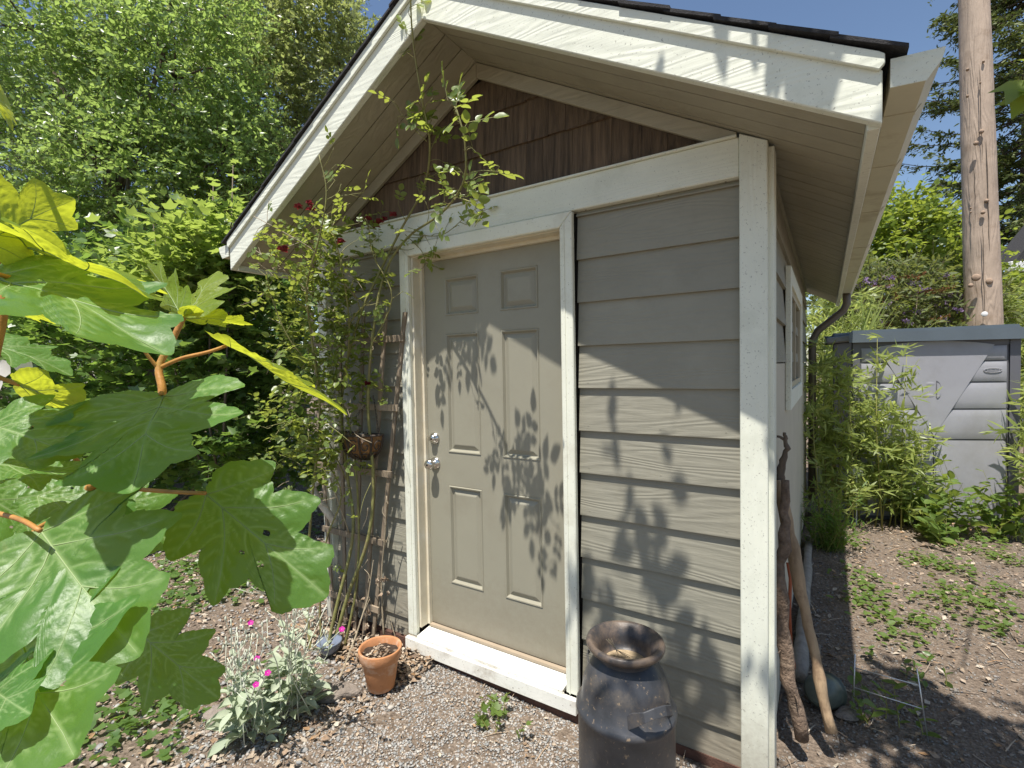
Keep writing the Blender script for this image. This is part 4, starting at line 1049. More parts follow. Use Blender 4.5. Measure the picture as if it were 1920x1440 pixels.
stones('gravel', 30000, -2.4, .1, .9, 1.97, .006, .024, 1, 'grey crushed gravel in front of the shed door', lambda x, y, g: g.uniform(size=len(x)) < np.clip(1.3 - .0 * x, 0, 1) * np.where(x < -1.75, .35 + .6 * (x + 2.4), 1))
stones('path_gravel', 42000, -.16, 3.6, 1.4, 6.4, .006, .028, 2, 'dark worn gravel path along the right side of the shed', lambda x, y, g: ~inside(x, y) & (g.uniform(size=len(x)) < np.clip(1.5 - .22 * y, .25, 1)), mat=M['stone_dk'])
stones('bed_pebbles', 9000, -5.2, -1.7, .5, 4.2, .01, .05, 3, 'scattered pebbles in the planting bed left of the shed', lambda x, y, g: ~inside(x, y))
CHIP = ([(-.25,0,0),(.25,.03,.02),(.3,1,.05),(-.2,.95,-.02)], [(0,1,2),(0,2,3)])
STRAW = ([(-.02,0,0),(.02,0,0),(.02,.5,.06),(-.02,.5,.06),(.015,1,0),(-.015,1,0)], [(0,1,2),(0,2,3),(3,2,4),(3,4,5)])
def litter(name, n, x0, x1, y0, y1, s0, s1, seed, label, keep=None, tm=LEAF4, lift=.02):
    rg = np.random.default_rng(seed)
    x = rg.uniform(x0, x1, n); y = rg.uniform(y0, y1, n)
    if keep is not None:
        k = keep(x, y, rg); x, y = x[k], y[k]
    n = len(x); a = rg.uniform(0, 6.28, n)
    pos = np.stack([x, y, gz(x, y) + rg.uniform(.002, lift, n)], -1)
    d = np.stack([np.cos(a), np.sin(a), rg.normal(0, .25, n)], -1); up = np.stack([rg.normal(0, .45, n), rg.normal(0, .45, n), np.ones(n)], -1)
    v, t, r, mi = inst(*tm, pos, *frame_from(d, up), rg.uniform(s0, s1, n), rg.uniform(0, 1, n))
    o = link(name, np_mesh(name, v, t, M['litter'], r)); tag(o, label, 'leaf litter', kind='stuff')
litter('leaf_litter', 11000, -5.5, -1.75, .5, 4.5, .012, .045, 4, 'dry brown leaf litter under the left planting', lambda x, y, g: ~inside(x, y))
litter('path_litter', 6500, -.16, 3.8, 1.5, 6.8, .012, .05, 5, 'dry leaves and wood chips scattered on the right path', lambda x, y, g: ~inside(x, y) & (g.uniform(size=len(x)) < .25 + .12 * y))
litter('doorstep_litter', 700, -2.3, -.2, 1.0, 1.96, .008, .026, 6, 'small dry leaf scraps on the gravel by the doorstep', None)
litter('dry_straw', 1500, -2.8, 3.2, 1.0, 6.0, .05, .13, 7, 'pale dry straw lying across the ground', lambda x, y, g: ~inside(x, y), STRAW, .025)
litter('wall_foot_litter', 1600, -2.75, -1.75, 1.72, 1.95, .015, .05, 9, 'dry leaves piled against the foot of the left wall', None, LEAF4, .05)

# ------------------------------------------------------------------ trees and shrubs
def leafy(name, label, cat, base, blobs, leaf, size, tmpl, nl=9, tl=.35, trunk_r=.08, seed=0, bark=None, group=None, flat=.7, droop=.15, limb_r=.02, twig_r=.003, up=.25, trunk_top=None, extra=None, jitter=.35, spread=.9, lo=.45, subl=7):
    """trunk + limbs as one part, crown of twigs and leaves as another"""
    rg = np.random.default_rng(seed); base = Vector(base)
    t = thing(name, base, label, cat, group)
    cs = [Vector(b[0]) for b in blobs]
    top = Vector(trunk_top) if trunk_top else sum(cs, Vector()) / len(cs)
    b = MB(); rr_ = random.Random(seed)
    pts = [base.lerp(top, k / 5) + Vector((rr_.gauss(0, .03), rr_.gauss(0, .03), 0)) * (1 if 0 < k < 5 else 0) for k in range(6)]
    pts[0].z = base.z - .05
    if trunk_r: b.tube(pts, [trunk_r * (1 - .12 * k) for k in range(6)], 9)
    for c, bl in zip(cs, blobs):
        s = pts[rr_.randint(2, 4)]; m = s.lerp(c, .5) + Vector((0, 0, rr_.uniform(-.1, .15)))
        b.tube([s, m, c], [limb_r * 1.5, limb_r * 1.2, limb_r * .8], 6)
        for k in range(subl):
            d = Vector(rdir(rg, 1)[0]); q = c + Vector((d.x * bl[1][0], d.y * bl[1][1], abs(d.z) * bl[1][2] * .9 if rr_.random() < .7 else d.z * bl[1][2])) * .8
            b.tube([c, c.lerp(q, .5) + Vector((0, 0, rr_.uniform(-.05, .1))), q], [limb_r * .7, limb_r * .5, limb_r * .2], 5)
    if b.v: b.build('trunk', bark or M['bark'], t, smooth=True)
    parts = []
    for c, r_, n in blobs:
        p, d = blob_points(rg, c, r_, n, lo)
        dd = nrm(nrm(d) + rg.normal(size=d.shape) * .55 + np.array([0, 0, up]))
        parts += sprays(rg, p, dd, tl, nl, size, tmpl, 0, droop, spread, flat, twig_r, 1, jitter)
    if extra: parts += extra(rg)
    v, tr, rd, mi = merge(parts)
    cr = link('crown', np_mesh('crown', v, tr, [leaf, bark or M['bark']], rd, mi), t); cr['kind'] = 'stuff'
    return t
# left background: glossy small-leaved tree
leafy('glossy_leaved_tree', 'large tree with small glossy dark green leaves at the upper left', 'tree', P(300, 720, 8.0) * 1.0 - Vector((0, 0, P(300, 720, 8.0).z)), [
    (P(120, 190, 7.6), (1.2, 1.0, .85), 800), (P(330, 150, 7.4), (1.2, 1.1, .9), 820), (P(60, 60, 7.2), (1.2, 1.0, .6), 420), (P(240, 330, 7.2), (1.2, 1.0, .75), 800), (P(110, 470, 7.4), (1.1, 1.0, .7), 520), (P(330, 20, 7.5), (1.3, 1.0, .6), 500), (P(420, 300, 7.6), (.9, .9, .7), 520), (P(-60, 300, 7.6), (.9, 1.0, .9), 400)],
    M['glossy'], .082, LEAF4, 13, .5, .12, 21, limb_r=.03, jitter=.55, flat=.35)
leafy('olive_leaved_tree', 'tall tree with olive green leaves beside the shed roof edge', 'tree', P(560, 720, 10.0) - Vector((0, 0, P(560, 720, 10.0).z)), [
    (P(470, 180, 9.4), (1.2, 1.1, 1.1), 760), (P(560, 60, 9.6), (1.4, 1.1, .9), 760), (P(450, 20, 9.8), (1.2, 1.1, .8), 520), (P(640, 150, 9.6), (.8, .9, 1.0), 420), (P(440, 330, 9.2), (1.0, 1.0, .9), 640), (P(540, 330, 9.8), (.9, .9, .9), 420), (P(480, 480, 9.6), (1.2, 1.0, .9), 460)],
    M['glossy2'], .095, LEAF4, 13, .55, .14, 22, limb_r=.035, jitter=.6, flat=.35)
# dark evergreen drapes at the far left
def drapes(rg, centers, spread_, n, ln, size):
    parts = []
    for c in centers:
        p = np.array(c) + rg.normal(size=(n, 3)) * np.array(spread_)
        d = np.stack([rg.normal(0, .35, n), rg.normal(0, .35, n), -np.ones(n)], -1)
        parts += sprays(rg, p, d, ln, 12, size, BLADE, 0, .4, .5, .3, .003, 1, .25)
    return parts
for i, (u, Zd, lab) in enumerate(((-40, 12.0, 'dark drooping evergreen at the far left edge'), (210, 14.0, 'dark evergreen standing behind the glossy leaved tree'), (420, 15.0, 'dim dark evergreen deep behind the bright shrub'))):
    bse = P(u, 700, Zd); bse.z = 0
    top = (9.8, 10.4, 6.2)[i]
    cen = [(bse.x, bse.y, z) for z in np.linspace(.4, top, 12)]
    leafy('dark_evergreen', lab, 'tree', bse, [((bse.x, bse.y, z), (2.0 - .10 * z, 2.0 - .10 * z, .7), 150) for z in np.linspace(.6, top, 11)], M['conifer_dk'], .16, BLADE, 14, .7, .15, 30 + i, group='dark evergreens at the back left', flat=.3, droop=.6, up=-.5, limb_r=.03, subl=4, spread=.6,
          extra=lambda rg, cen=cen: drapes(rg, cen, (.85, .85, .3), 150, .8, .18))
# bright lobed-leaf shrub by the eave
def shrub_with_leaves(name, label, base, blobs, leaf, size, tmpl, seed, stems, nparts=0, nl=8, tl=.3, group=None, flat=1.2):
    rg = np.random.default_rng(seed); base = Vector(base); t = thing(name, base, label, 'shrub', group)
    b = MB()
    for st in stems: b.tube([base + Vector((rg.normal(0, .05), rg.normal(0, .05), -.03))] + st, [.014, .011, .007, .004][:len(st) + 1] if len(st) <= 3 else .008, 6)
    b.build('stem', M['twig'], t, smooth=True)
    parts = []
    for c, r_, n in blobs:
        p, d = blob_points(rg, c, r_, n, .3); dd = nrm(nrm(d) * .7 + rg.normal(size=d.shape) * .4 + np.array([0, 0, .55]))
        parts += sprays(rg, p, dd, tl, nl, size, tmpl, 0, .1, .95, flat, .0025, 1, .3)
    v, tr, rd, mi = merge(parts)
    cr = link('crown', np_mesh('crown', v, tr, [leaf, M['twig']], rd, mi), t); cr['kind'] = 'stuff'
    if nparts:
        me = np_mesh('leaf', *inst(*tmpl, np.zeros((1, 3)), np.array([[1., 0, 0]]), np.array([[0, 1., 0]]), np.array([[0, 0, 1.]]), 1.0, np.array([.75]))[:2], leaf, np.full(len(tmpl[0]), .75))
        for c, r_, n in blobs[:2]:
            p, d = blob_points(rg, c, np.array(r_) * 1.05, nparts // 2, .85)
            # keep those on the viewer's side
            for q, e in zip(p, d):
                ld = Vector(e).normalized() * .6 + Vector(rg.normal(size=3)) * .5; ld.z = ld.z * .4; ld.normalize()
                upv = (Vector((0, 0, 1)) + Vector(rg.normal(size=3)) * .35 + Vector((0, -.25, 0))).normalized()
                x = ld.cross(upv).normalized(); z = x.cross(ld)
                Mx = Matrix(((x.x, ld.x, z.x, q[0]), (x.y, ld.y, z.y, q[1]), (x.z, ld.z, z.z, q[2]), (0, 0, 0, 1))) @ Matrix.Scale(size * rg.uniform(.8, 1.3), 4)
                place('leaf', me, Mx, t)
    return t
sb = PG(420, 985); 
shrub_with_leaves('bright_shrub', 'bright green lobed leaf shrub reaching up beside the left eave', sb, [
    (P(430, 470, 4.2), (.42, .40, .30), 110), (P(330, 510, 4.2), (.45, .40, .30), 110), (P(480, 520, 4.4), (.35, .35, .35), 70), (P(290, 580, 4.3), (.5, .4, .36), 110), (P(400, 600, 4.4), (.5, .4, .4), 120)],
    M['shrub'], .088, LOBE, 41, [[P(420, 800, 4.2), P(430, 560, 4.2), P(437, 310, 4.15)], [P(390, 780, 4.2), P(395, 560, 4.2), P(400, 340, 4.1)], [P(350, 800, 4.3), P(310, 600, 4.3), P(285, 400, 4.2)]], 240)
# spires of the shrub
def spire(path, n, size, seed):
    rg = np.random.default_rng(seed); path = [np.array(p) for p in path]; pos = []; 
    for k in range(n):
        t_ = k / n * (len(path) - 1); i = int(t_); q = path[i] + (path[i+1] - path[i]) * (t_ - i); pos += [q, q]
    pos = np.array(pos); a = np.repeat(np.arange(n) * 1.57, 2) + np.tile([0, np.pi], n)
    d = np.stack([np.cos(a), np.sin(a), rg.uniform(-.05, .35, 2 * n)], -1)
    return inst(*LOBE, pos, *frame_from(d, np.tile([0, 0, 1.], (2 * n, 1)) + rg.normal(0, .2, (2 * n, 3))), size * np.linspace(1.2, .5, 2 * n), rg.uniform(.4, 1, 2 * n))
v, tr, rd, mi = merge([spire([P(437, 520, 4.1), P(437, 400, 4.1), P(440, 275, 4.1)], 9, .12, 1), spire([P(395, 520, 4.1), P(398, 420, 4.05), P(400, 310, 4.05)], 8, .12, 2), spire([P(283, 520, 4.0), P(283, 430, 4.0), P(285, 345, 4.0)], 7, .12, 3), spire([P(365, 500, 4.0), P(362, 410, 4.0), P(366, 330, 4.0)], 7, .11, 4), spire([P(470, 520, 4.2), P(468, 430, 4.2), P(466, 370, 4.2)], 6, .11, 5)])
sp = link('upright_shoots', np_mesh('upright_shoots', v, tr, M['shrub'], rd)); tag(sp, 'upright leafy shoots standing above the bright green shrub', 'shoots', kind='stuff')
# darker understorey
ub = PG(260, 1000)
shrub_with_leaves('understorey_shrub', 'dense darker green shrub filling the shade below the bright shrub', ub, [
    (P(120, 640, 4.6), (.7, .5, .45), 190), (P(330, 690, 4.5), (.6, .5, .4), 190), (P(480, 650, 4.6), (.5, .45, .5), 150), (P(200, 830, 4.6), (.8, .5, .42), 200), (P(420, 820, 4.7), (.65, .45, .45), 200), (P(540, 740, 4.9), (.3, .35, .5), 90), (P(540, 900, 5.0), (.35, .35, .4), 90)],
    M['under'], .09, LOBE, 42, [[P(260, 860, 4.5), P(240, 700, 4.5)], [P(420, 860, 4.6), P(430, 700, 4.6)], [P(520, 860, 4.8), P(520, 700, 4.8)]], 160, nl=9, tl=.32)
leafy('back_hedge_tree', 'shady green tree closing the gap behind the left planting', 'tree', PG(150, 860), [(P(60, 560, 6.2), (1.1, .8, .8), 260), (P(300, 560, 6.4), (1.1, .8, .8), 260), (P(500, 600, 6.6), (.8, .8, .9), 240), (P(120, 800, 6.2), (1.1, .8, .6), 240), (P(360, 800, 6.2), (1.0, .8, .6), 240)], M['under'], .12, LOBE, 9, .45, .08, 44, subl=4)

# ------------------------------------------------------------------ right background
def spruce():
    base = P(1925, 700, 13.0); base.z = 0; rg = np.random.default_rng(51)
    t = thing('spruce_tree', base, 'tall spruce with layered drooping branches behind the utility pole', 'tree')
    b = MB(); b.tube([base, base + Vector((0, 0, 5)), base + Vector((0, 0, 20))], [.26, .2, .04], 10); b.build('trunk', M['bark'], t, smooth=True)
    P0 = []; D0 = []; parts = []; br = []
    for z in np.arange(1.6, 13.5, .30):
        L = 3.7 * (1 - (z - 1.0) / 26) * rg.uniform(.75, 1.1)
        for k in range(8):
            a = rg.uniform(0, 6.28); Lk = L * rg.uniform(.7, 1.1)
            dx = np.array([math.cos(a), math.sin(a), 0])
            s = np.linspace(0, 1, 7)
            path = np.array(base) + np.array([0, 0, z]) + dx * (s * Lk)[:, None] + np.array([0, 0, 1.]) * (-.10 * Lk * np.sin(s * 3.0) - .06 * s * Lk)[:, None] + np.array([0, 0, 1]) * (.10 * s ** 3 * Lk)[:, None]
            br.append(path)
            m = int(40 * Lk / 2.5) + 8
            tt = rg.uniform(.12, 1, m) ** .8; idx = tt * 6; i0 = np.minimum(idx.astype(int), 5)
            q = path[i0] + (path[i0 + 1] - path[i0]) * (idx - i0)[:, None]
            sd = np.cross(dx, [0, 0, 1.]); sg = rg.choice([-1, 1], m)
            d = dx * .7 + sd * sg[:, None] * rg.uniform(.3, 1, m)[:, None] + np.stack([np.zeros(m), np.zeros(m), rg.uniform(-.55, .15, m)], -1)
            P0.append(q); D0.append(d)
    P0 = np.concatenate(P0); D0 = np.concatenate(D0)
    parts.append(tubes(np.array(br), .03, .006, 4, 1))
    parts += sprays(rg, P0, D0, .30, 9, .12, (np.array(BLADE[0]) * np.array([3.2, 1, 1.5]), BLADE[1]), 0, .25, .75, .6, .004, 1, .35)
    v, tr, rd, mi = merge(parts); link('crown', np_mesh('crown', v, tr, [M['conifer'], M['bark']], rd, mi), t)['kind'] = 'stuff'
spruce()
lb = P(1700, 700, 9.5); lb.z = 0
leafy('lime_green_tree', 'lime green broadleaf tree below the spruce behind the cabinet', 'tree', lb, [(P(1650, 470, 9.2), (.9, .7, .6), 330), (P(1740, 470, 9.0), (.8, .7, .6), 330), (P(1690, 415, 9.4), (.6, .6, .45), 200), (P(1600, 540, 9.4), (.7, .7, .6), 240), (P(1780, 540, 9.0), (.8, .7, .6), 260), (P(1870, 600, 9.3), (.8, .7, .7), 260), (P(1690, 600, 9.0), (1.2, .7, .6), 330)], M['lime'], .11, LEAF10, 8, .4, .08, 52, limb_r=.02)
bb = P(1700, 700, 7.6); bb.z = 0
def flowers(rg):
    parts = []
    n = 46; p = np.stack([np.array(P(u, v, Z_)) for u, v, Z_ in zip(rg.uniform(1590, 1815, n), rg.uniform(515, 625, n), rg.uniform(7.0, 7.3, n))])
    for i, q in enumerate(p):
        k = 46; d = nrm(np.array([rg.normal(), rg.normal(), .15])); s = rg.uniform(0, 1, k); L = rg.uniform(.16, .28)
        pos = q + d * (s * L)[:, None] + rg.normal(0, .018, (k, 3)) * (1.2 - s)[:, None]
        parts.append(inst(*LEAF4, pos, *frame_from(rdir(rg, k), rdir(rg, k)), .035, rg.uniform(0, 1, k), 2 if rg.uniform() < .5 else 3))
    return parts
def bush():
    rg = np.random.default_rng(53); t = thing('butterfly_bush', bb, 'butterfly bush with purple and rusty spent flower spikes behind the cabinet', 'shrub')
    b = MB()
    for k in range(9):
        q = P(rg.uniform(1570, 1820), rg.uniform(480, 600), 7.5); b.tube([bb + Vector((rg.normal(0, .2), rg.normal(0, .2), 0)), bb.lerp(q, .5) + Vector((0, 0, .2)), q], [.02, .014, .005], 6)
    b.build('stem', M['twig'], t, smooth=True)
    parts = []
    for c, r_, n in [(P(1620, 560, 7.5), (.5, .5, .4), 190), (P(1700, 560, 7.6), (.6, .5, .45), 220), (P(1790, 580, 7.6), (.5, .5, .4), 180), (P(1650, 640, 7.5), (.9, .5, .4), 200)]:
        p, d = blob_points(rg, c, r_, n, .4); parts += sprays(rg, p, nrm(d) + [0, 0, .6] + rg.normal(size=d.shape) * .4, .4, 10, .11, (np.array(BLADE[0]) * np.array([2.6, 1, 1]), BLADE[1]), 0, .2, .8, .6, .004, 1)
    parts += flowers(rg); v, tr, rd, mi = merge(parts)
    link('crown', np_mesh('crown', v, tr, [M['buddleia'], M['twig'], M['purple'], M['spent']], rd, mi), t)['kind'] = 'stuff'
bush()
# bamboo
def bamboo(name, label, culms, seed, size=.125, nl=9, dens=30, group='bamboo clumps'):
    rg = np.random.default_rng(seed); base = Vector(culms[0][0]); t = thing(name, base, label, 'bamboo', group)
    parts = []
    for (a, c) in culms:
        a = Vector(a); c = Vector(c); mid = a.lerp(c, .55) + Vector((rg.normal(0, .04), rg.normal(0, .04), 0))
        b = MB(); b.tube([a - Vector((0, 0, .03)), mid, c], [.007, .005, .002], 5); b.build('culm', M['culm'], t, smooth=True)
        L = (c - a).length; m = int(dens * L)
        s = rg.uniform(.12, 1, m); q = np.array(a) + (np.array(c) - np.array(a)) * s[:, None] + rg.normal(0, .05, (m, 3))
        d = rdir(rg, m) * [1, 1, .4] + [0, 0, .35]
        parts += sprays(rg, q, d, .16, nl, size, (np.array(BLADE[0]) * [1.5, 1, 1], BLADE[1]), 0, .3, .55, .6, .0018, 1, .4)
    v, tr, rd, mi = merge(parts); link('foliage', np_mesh('foliage', v, tr, [M['bamboo'], M['culm']], rd, mi), t)['kind'] = 'stuff'
def cul(u0, v0, u1, v1, Z_): 
    a = P(u0, v0, Z_); a.z = 0; return (a, P(u1, v1, Z_))
rb = random.Random(9)
cl = [cul(1540 + 12 * i, 960, 1525 + 14 * i + rb.uniform(-10, 10), 640 + rb.uniform(0, 130), 4.75 + rb.uniform(-.2, .2)) for i in range(8)] + [cul(1640 + 13 * i, 960, 1640 + 12 * i, 760 + rb.uniform(0, 90) + 6 * i, 4.7) for i in range(8)] + [cul(1655, 960, 1645, 635, 4.6), cul(1690, 960, 1700, 668, 4.6)]
bamboo('bamboo_clump', 'large leafy bamboo clump in front of the left cabinet door', cl, 61, dens=19)
bamboo('bamboo_clump', 'bamboo leaning into the picture at the right edge before the cabinet', [cul(1990 + 8 * i, 990, 1932 + rb.uniform(-18, 25), 700 + rb.uniform(0, 120), 4.2 + .1 * i) for i in range(4)], 62, .15, dens=18)
bamboo('bamboo_clump', 'tall sunlit bamboo seen between the shed eave and the cabinet', [cul(1530 + 14 * i, 900, 1520 + 16 * i + rb.uniform(-8, 8), 545 + rb.uniform(0, 70), 6.3 + rb.uniform(-.2, .3)) for i in range(9)], 63, .14, dens=24)
bamboo('willow_leaved_shrub', 'narrow leaved yellow green shrub right of the utility pole', [cul(1880 + 10 * i, 860, 1876 + 12 * i, 540 + rb.uniform(0, 40), 7.4) for i in range(6)], 64, .16, dens=22, group=None)
# tall dry grass by the downspout
def grass(name, label, pts, seed, n, L0, L1, mat, lean, group=None, w=.5):
    rg = np.random.default_rng(seed); parts = []
    for p in pts:
        o = np.array(p) + np.stack([rg.normal(0, .05, n), rg.normal(0, .05, n), np.zeros(n)], -1)
        d = np.array(lean) + rg.normal(0, .18, (n, 3)); d[:, 2] = np.abs(d[:, 2]) + .6
        parts.append(inst(np.array(BLADE[0]) * [w, 1, 2.2], BLADE[1], o, *frame_from(d, rdir(rg, n)), rg.uniform(L0, L1, n), rg.uniform(0, 1, n)))
    v, tr, rd, mi = merge(parts); o = link(name, np_mesh(name, v, tr, mat, rd)); tag(o, label, 'grass', group, 'stuff')
gp = P(1545, 760, 6.0); gp.z = 0
grass('tall_grass', 'tall arching dry grass behind the downspout', [gp, gp + Vector((.15, .1, 0))], 71, 60, 1.6, 2.5, M['bamboo'], (.30, .1, 1.0), w=.16)
# broad weeds before the cabinet, ground cover, single weeds
def weed(name, base, label, seed, stems, h, size, mat, tm=LEAF10, group=None, cat='weed', nl=9):
    rg = np.random.default_rng(seed); base = Vector(base); t = thing(name, base, label, cat, group)
    p = np.array(base) + np.stack([rg.normal(0, .06, stems), rg.normal(0, .06, stems), np.zeros(stems)], -1)
    d = np.stack([rg.normal(0, .28, stems), rg.normal(0, .28, stems), np.ones(stems)], -1)
    v, tr, rd, mi = merge(sprays(rg, p, d, h, nl, size, tm, 0, .1, 1.1, 1.2, .003, 1, .25))
    link('foliage', np_mesh('foliage', v, tr, [mat, M['culm']], rd, mi), t)['kind'] = 'stuff'
weed('feathery_plant', PG(1552, 1030), 'feathery soft green plant at the foot of the downspout', 81, 70, .40, .075, M['fern'], (np.array(BLADE[0]) * [.9, 1, 1], BLADE[1]), cat='plant', nl=22)
for i, (u, v, h, lab) in enumerate(((1700, 985, .42, 'leafy weed at the left foot of the grey cabinet'), (1745, 1000, .40, 'bushy weed before the middle of the cabinet'), (1795, 1000, .62, 'tallest leafy weed standing before the right cabinet door'), (1850, 1005, .45, 'broad leaved weed by the right cabinet corner'), (1905, 1010, .42, 'leafy weed at the right edge below the bamboo'), (1760, 1018, .25, 'low weed in front of the bushy weed by the cabinet'))):
    weed('leafy_weed', PG(u, v), lab, 90 + i, 11, h, .10, M['weed'], group='weeds along the cabinet')
rgw = np.random.default_rng(77)
def cover(name, label, pts, seed, n, spread_, size, mat=None, tm=LEAF10):
    rg = np.random.default_rng(seed); P0 = []
    for (u, v) in pts:
        c = PG(u, v); P0.append(np.stack([c.x + rg.normal(0, spread_, n), c.y + rg.normal(0, spread_ * 1.3, n), np.full(n, .012)], -1))
    P0 = np.concatenate(P0); P0 = P0[~inside(P0[:, 0], P0[:, 1])]; m = len(P0); P0[:, 2] = gz(P0[:, 0], P0[:, 1]) + rg.uniform(.008, .045, m)
    a = rg.uniform(0, 6.28, m); d = np.stack([np.cos(a), np.sin(a), rg.uniform(0, .5, m)], -1)
    v, tr, rd, mi = inst(*tm, P0, *frame_from(d, np.tile([0, 0, 1.], (m, 1)) + rg.normal(0, .3, (m, 3))), size * rg.uniform(.6, 1.3, m), rg.uniform(0, 1, m))
    o = link(name, np_mesh(name, v, tr, mat or M['weed'], rd)); tag(o, label, 'ground cover', kind='stuff')
cover('ground_cover', 'low green ground cover patches on the sunlit path', [(1720, 1050), (1760, 1060), (1800, 1070), (1850, 1040), (1890, 1050), (1790, 1110), (1760, 1130), (1830, 1125), (1870, 1150), (1640, 1110), (1660, 1150), (1690, 1190), (1740, 1180), (1610, 1080), (1620, 1130), (1850, 1180), (1890, 1110), (1830, 1010), (1880, 1010), (1780, 1020), (1600, 1020)], 101, 46, .07, .042)
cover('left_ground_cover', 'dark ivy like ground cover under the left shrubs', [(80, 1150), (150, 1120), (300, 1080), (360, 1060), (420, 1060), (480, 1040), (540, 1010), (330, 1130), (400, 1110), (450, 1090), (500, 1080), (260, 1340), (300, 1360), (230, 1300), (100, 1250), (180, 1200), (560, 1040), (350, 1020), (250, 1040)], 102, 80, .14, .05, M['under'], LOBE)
weed('small_weed', PG(926, 1352), 'small round leaved weed growing in the gravel by the doorstep', 111, 9, .085, .042, M['weed'], LOBE, nl=4)
weed('small_weed', PG(1655, 1350), 'small shaded weed in front of the wire border fence', 112, 7, .14, .06, M['weed'], nl=5)
weed('small_weed', PG(1700, 1260), 'tiny weed behind the wire border fence', 113, 6, .08, .045, M['under'], nl=4)
# maple-like leaves hanging in from the upper right
def corner_leaves():
    t = thing('overhanging_branch', P(2010, 90, 1.5), 'soft green leaves of an overhanging branch at the upper right edge', 'branch')
    b = MB(); b.tube([Vector((1.95, .95, 4.15)), P(2150, -420, 1.7), P(2080, -60, 1.5), P(1990, 60, 1.5), P(1935, 160, 1.5)], [.012, .008, .005, .004, .002], 6); b.build('stem', M['twig'], t, smooth=True)
    me = np_mesh('leaf', *inst(*LOBE, np.zeros((1, 3)), np.array([[1., 0, 0]]), np.array([[0, 1., 0]]), np.array([[0, 0, 1.]]), 1.0)[:2], M['lime'], np.full(9, .5))
    for (a, c, s) in (((1925, 150), (1868, 215), .13), ((1935, 175), (1880, 240), .13), ((1945, 190), (1905, 160), .10), ((1960, 120), (1925, 100), .1)):
        p = P(*a, 1.5); q = P(*c, 1.46); y = (q - p).normalized(); x = y.cross(Vector((.2, -.5, .9))).normalized(); z = x.cross(y)
        place('leaf', me, Matrix(((x.x, y.x, z.x, p.x), (x.y, y.y, z.y, p.y), (x.z, y.z, z.z, p.z), (0, 0, 0, 1))) @ Matrix.Scale(s, 4), t)
corner_leaves()
# the tree standing behind the photographer whose branches throw the shade on the right
leafy('shade_tree', 'broadleaf tree behind the viewpoint shading the path corner', 'tree', (2.9, -.9, 0), [((.36, 1.12, 4.25), (.48, .24, .28), 75), ((1.1, 1.02, 4.3), (.6, .32, .35), 110), ((1.9, .95, 4.3), (.6, .4, .4), 120), ((2.6, .6, 4.4), (.7, .6, .5), 120), ((-.42, .56, 4.1), (.12, .20, .22), 11), ((2.6, -.6, 4.8), (1.0, .8, .7), 150)], M['lime'], .10, LEAF10, 9, .33, .11, 121, trunk_top=(2.5, -.2, 4.2), limb_r=.022, subl=4)
# ------------------------------------------------------------------ climbing rose
def smooth(pts, k=5):
    """Catmull-Rom through the points"""
    pts = [Vector(p) for p in pts]; q = [pts[0] * 2 - pts[1]] + pts + [pts[-1] * 2 - pts[-2]]; out = []
    for i in range(1, len(q) - 2):
        for j in range(k):
            t = j / k; a, b, c, d = q[i-1], q[i], q[i+1], q[i+2]
            out.append(.5 * ((2*b) + (c - a) * t + (2*a - 5*b + 4*c - d) * t*t + (3*b - a - 3*c + d) * t**3))
    out.append(pts[-1]); return out
def petal_mesh(name, mat, seed, r=.02):
    rg = np.random.default_rng(seed); n = 22; ph = rg.uniform(0, 6.28, n); el = rg.uniform(.0, 1.3, n)
    d = np.stack([np.cos(ph) * np.cos(el), np.sin(ph) * np.cos(el), np.sin(el)], -1)
    v, t, rd, mi = inst(np.array(LEAF10[0]) * [1.5, 1, 2.5], LEAF10[1], np.zeros((n, 3)), *frame_from(d, np.tile([0, 0, 1.], (n, 1)) + rg.normal(0, .3, (n, 3))), r * rg.uniform(.7, 1.2, n), rg.uniform(0, 1, n))
    return np_mesh(name, v, t, mat, rd)
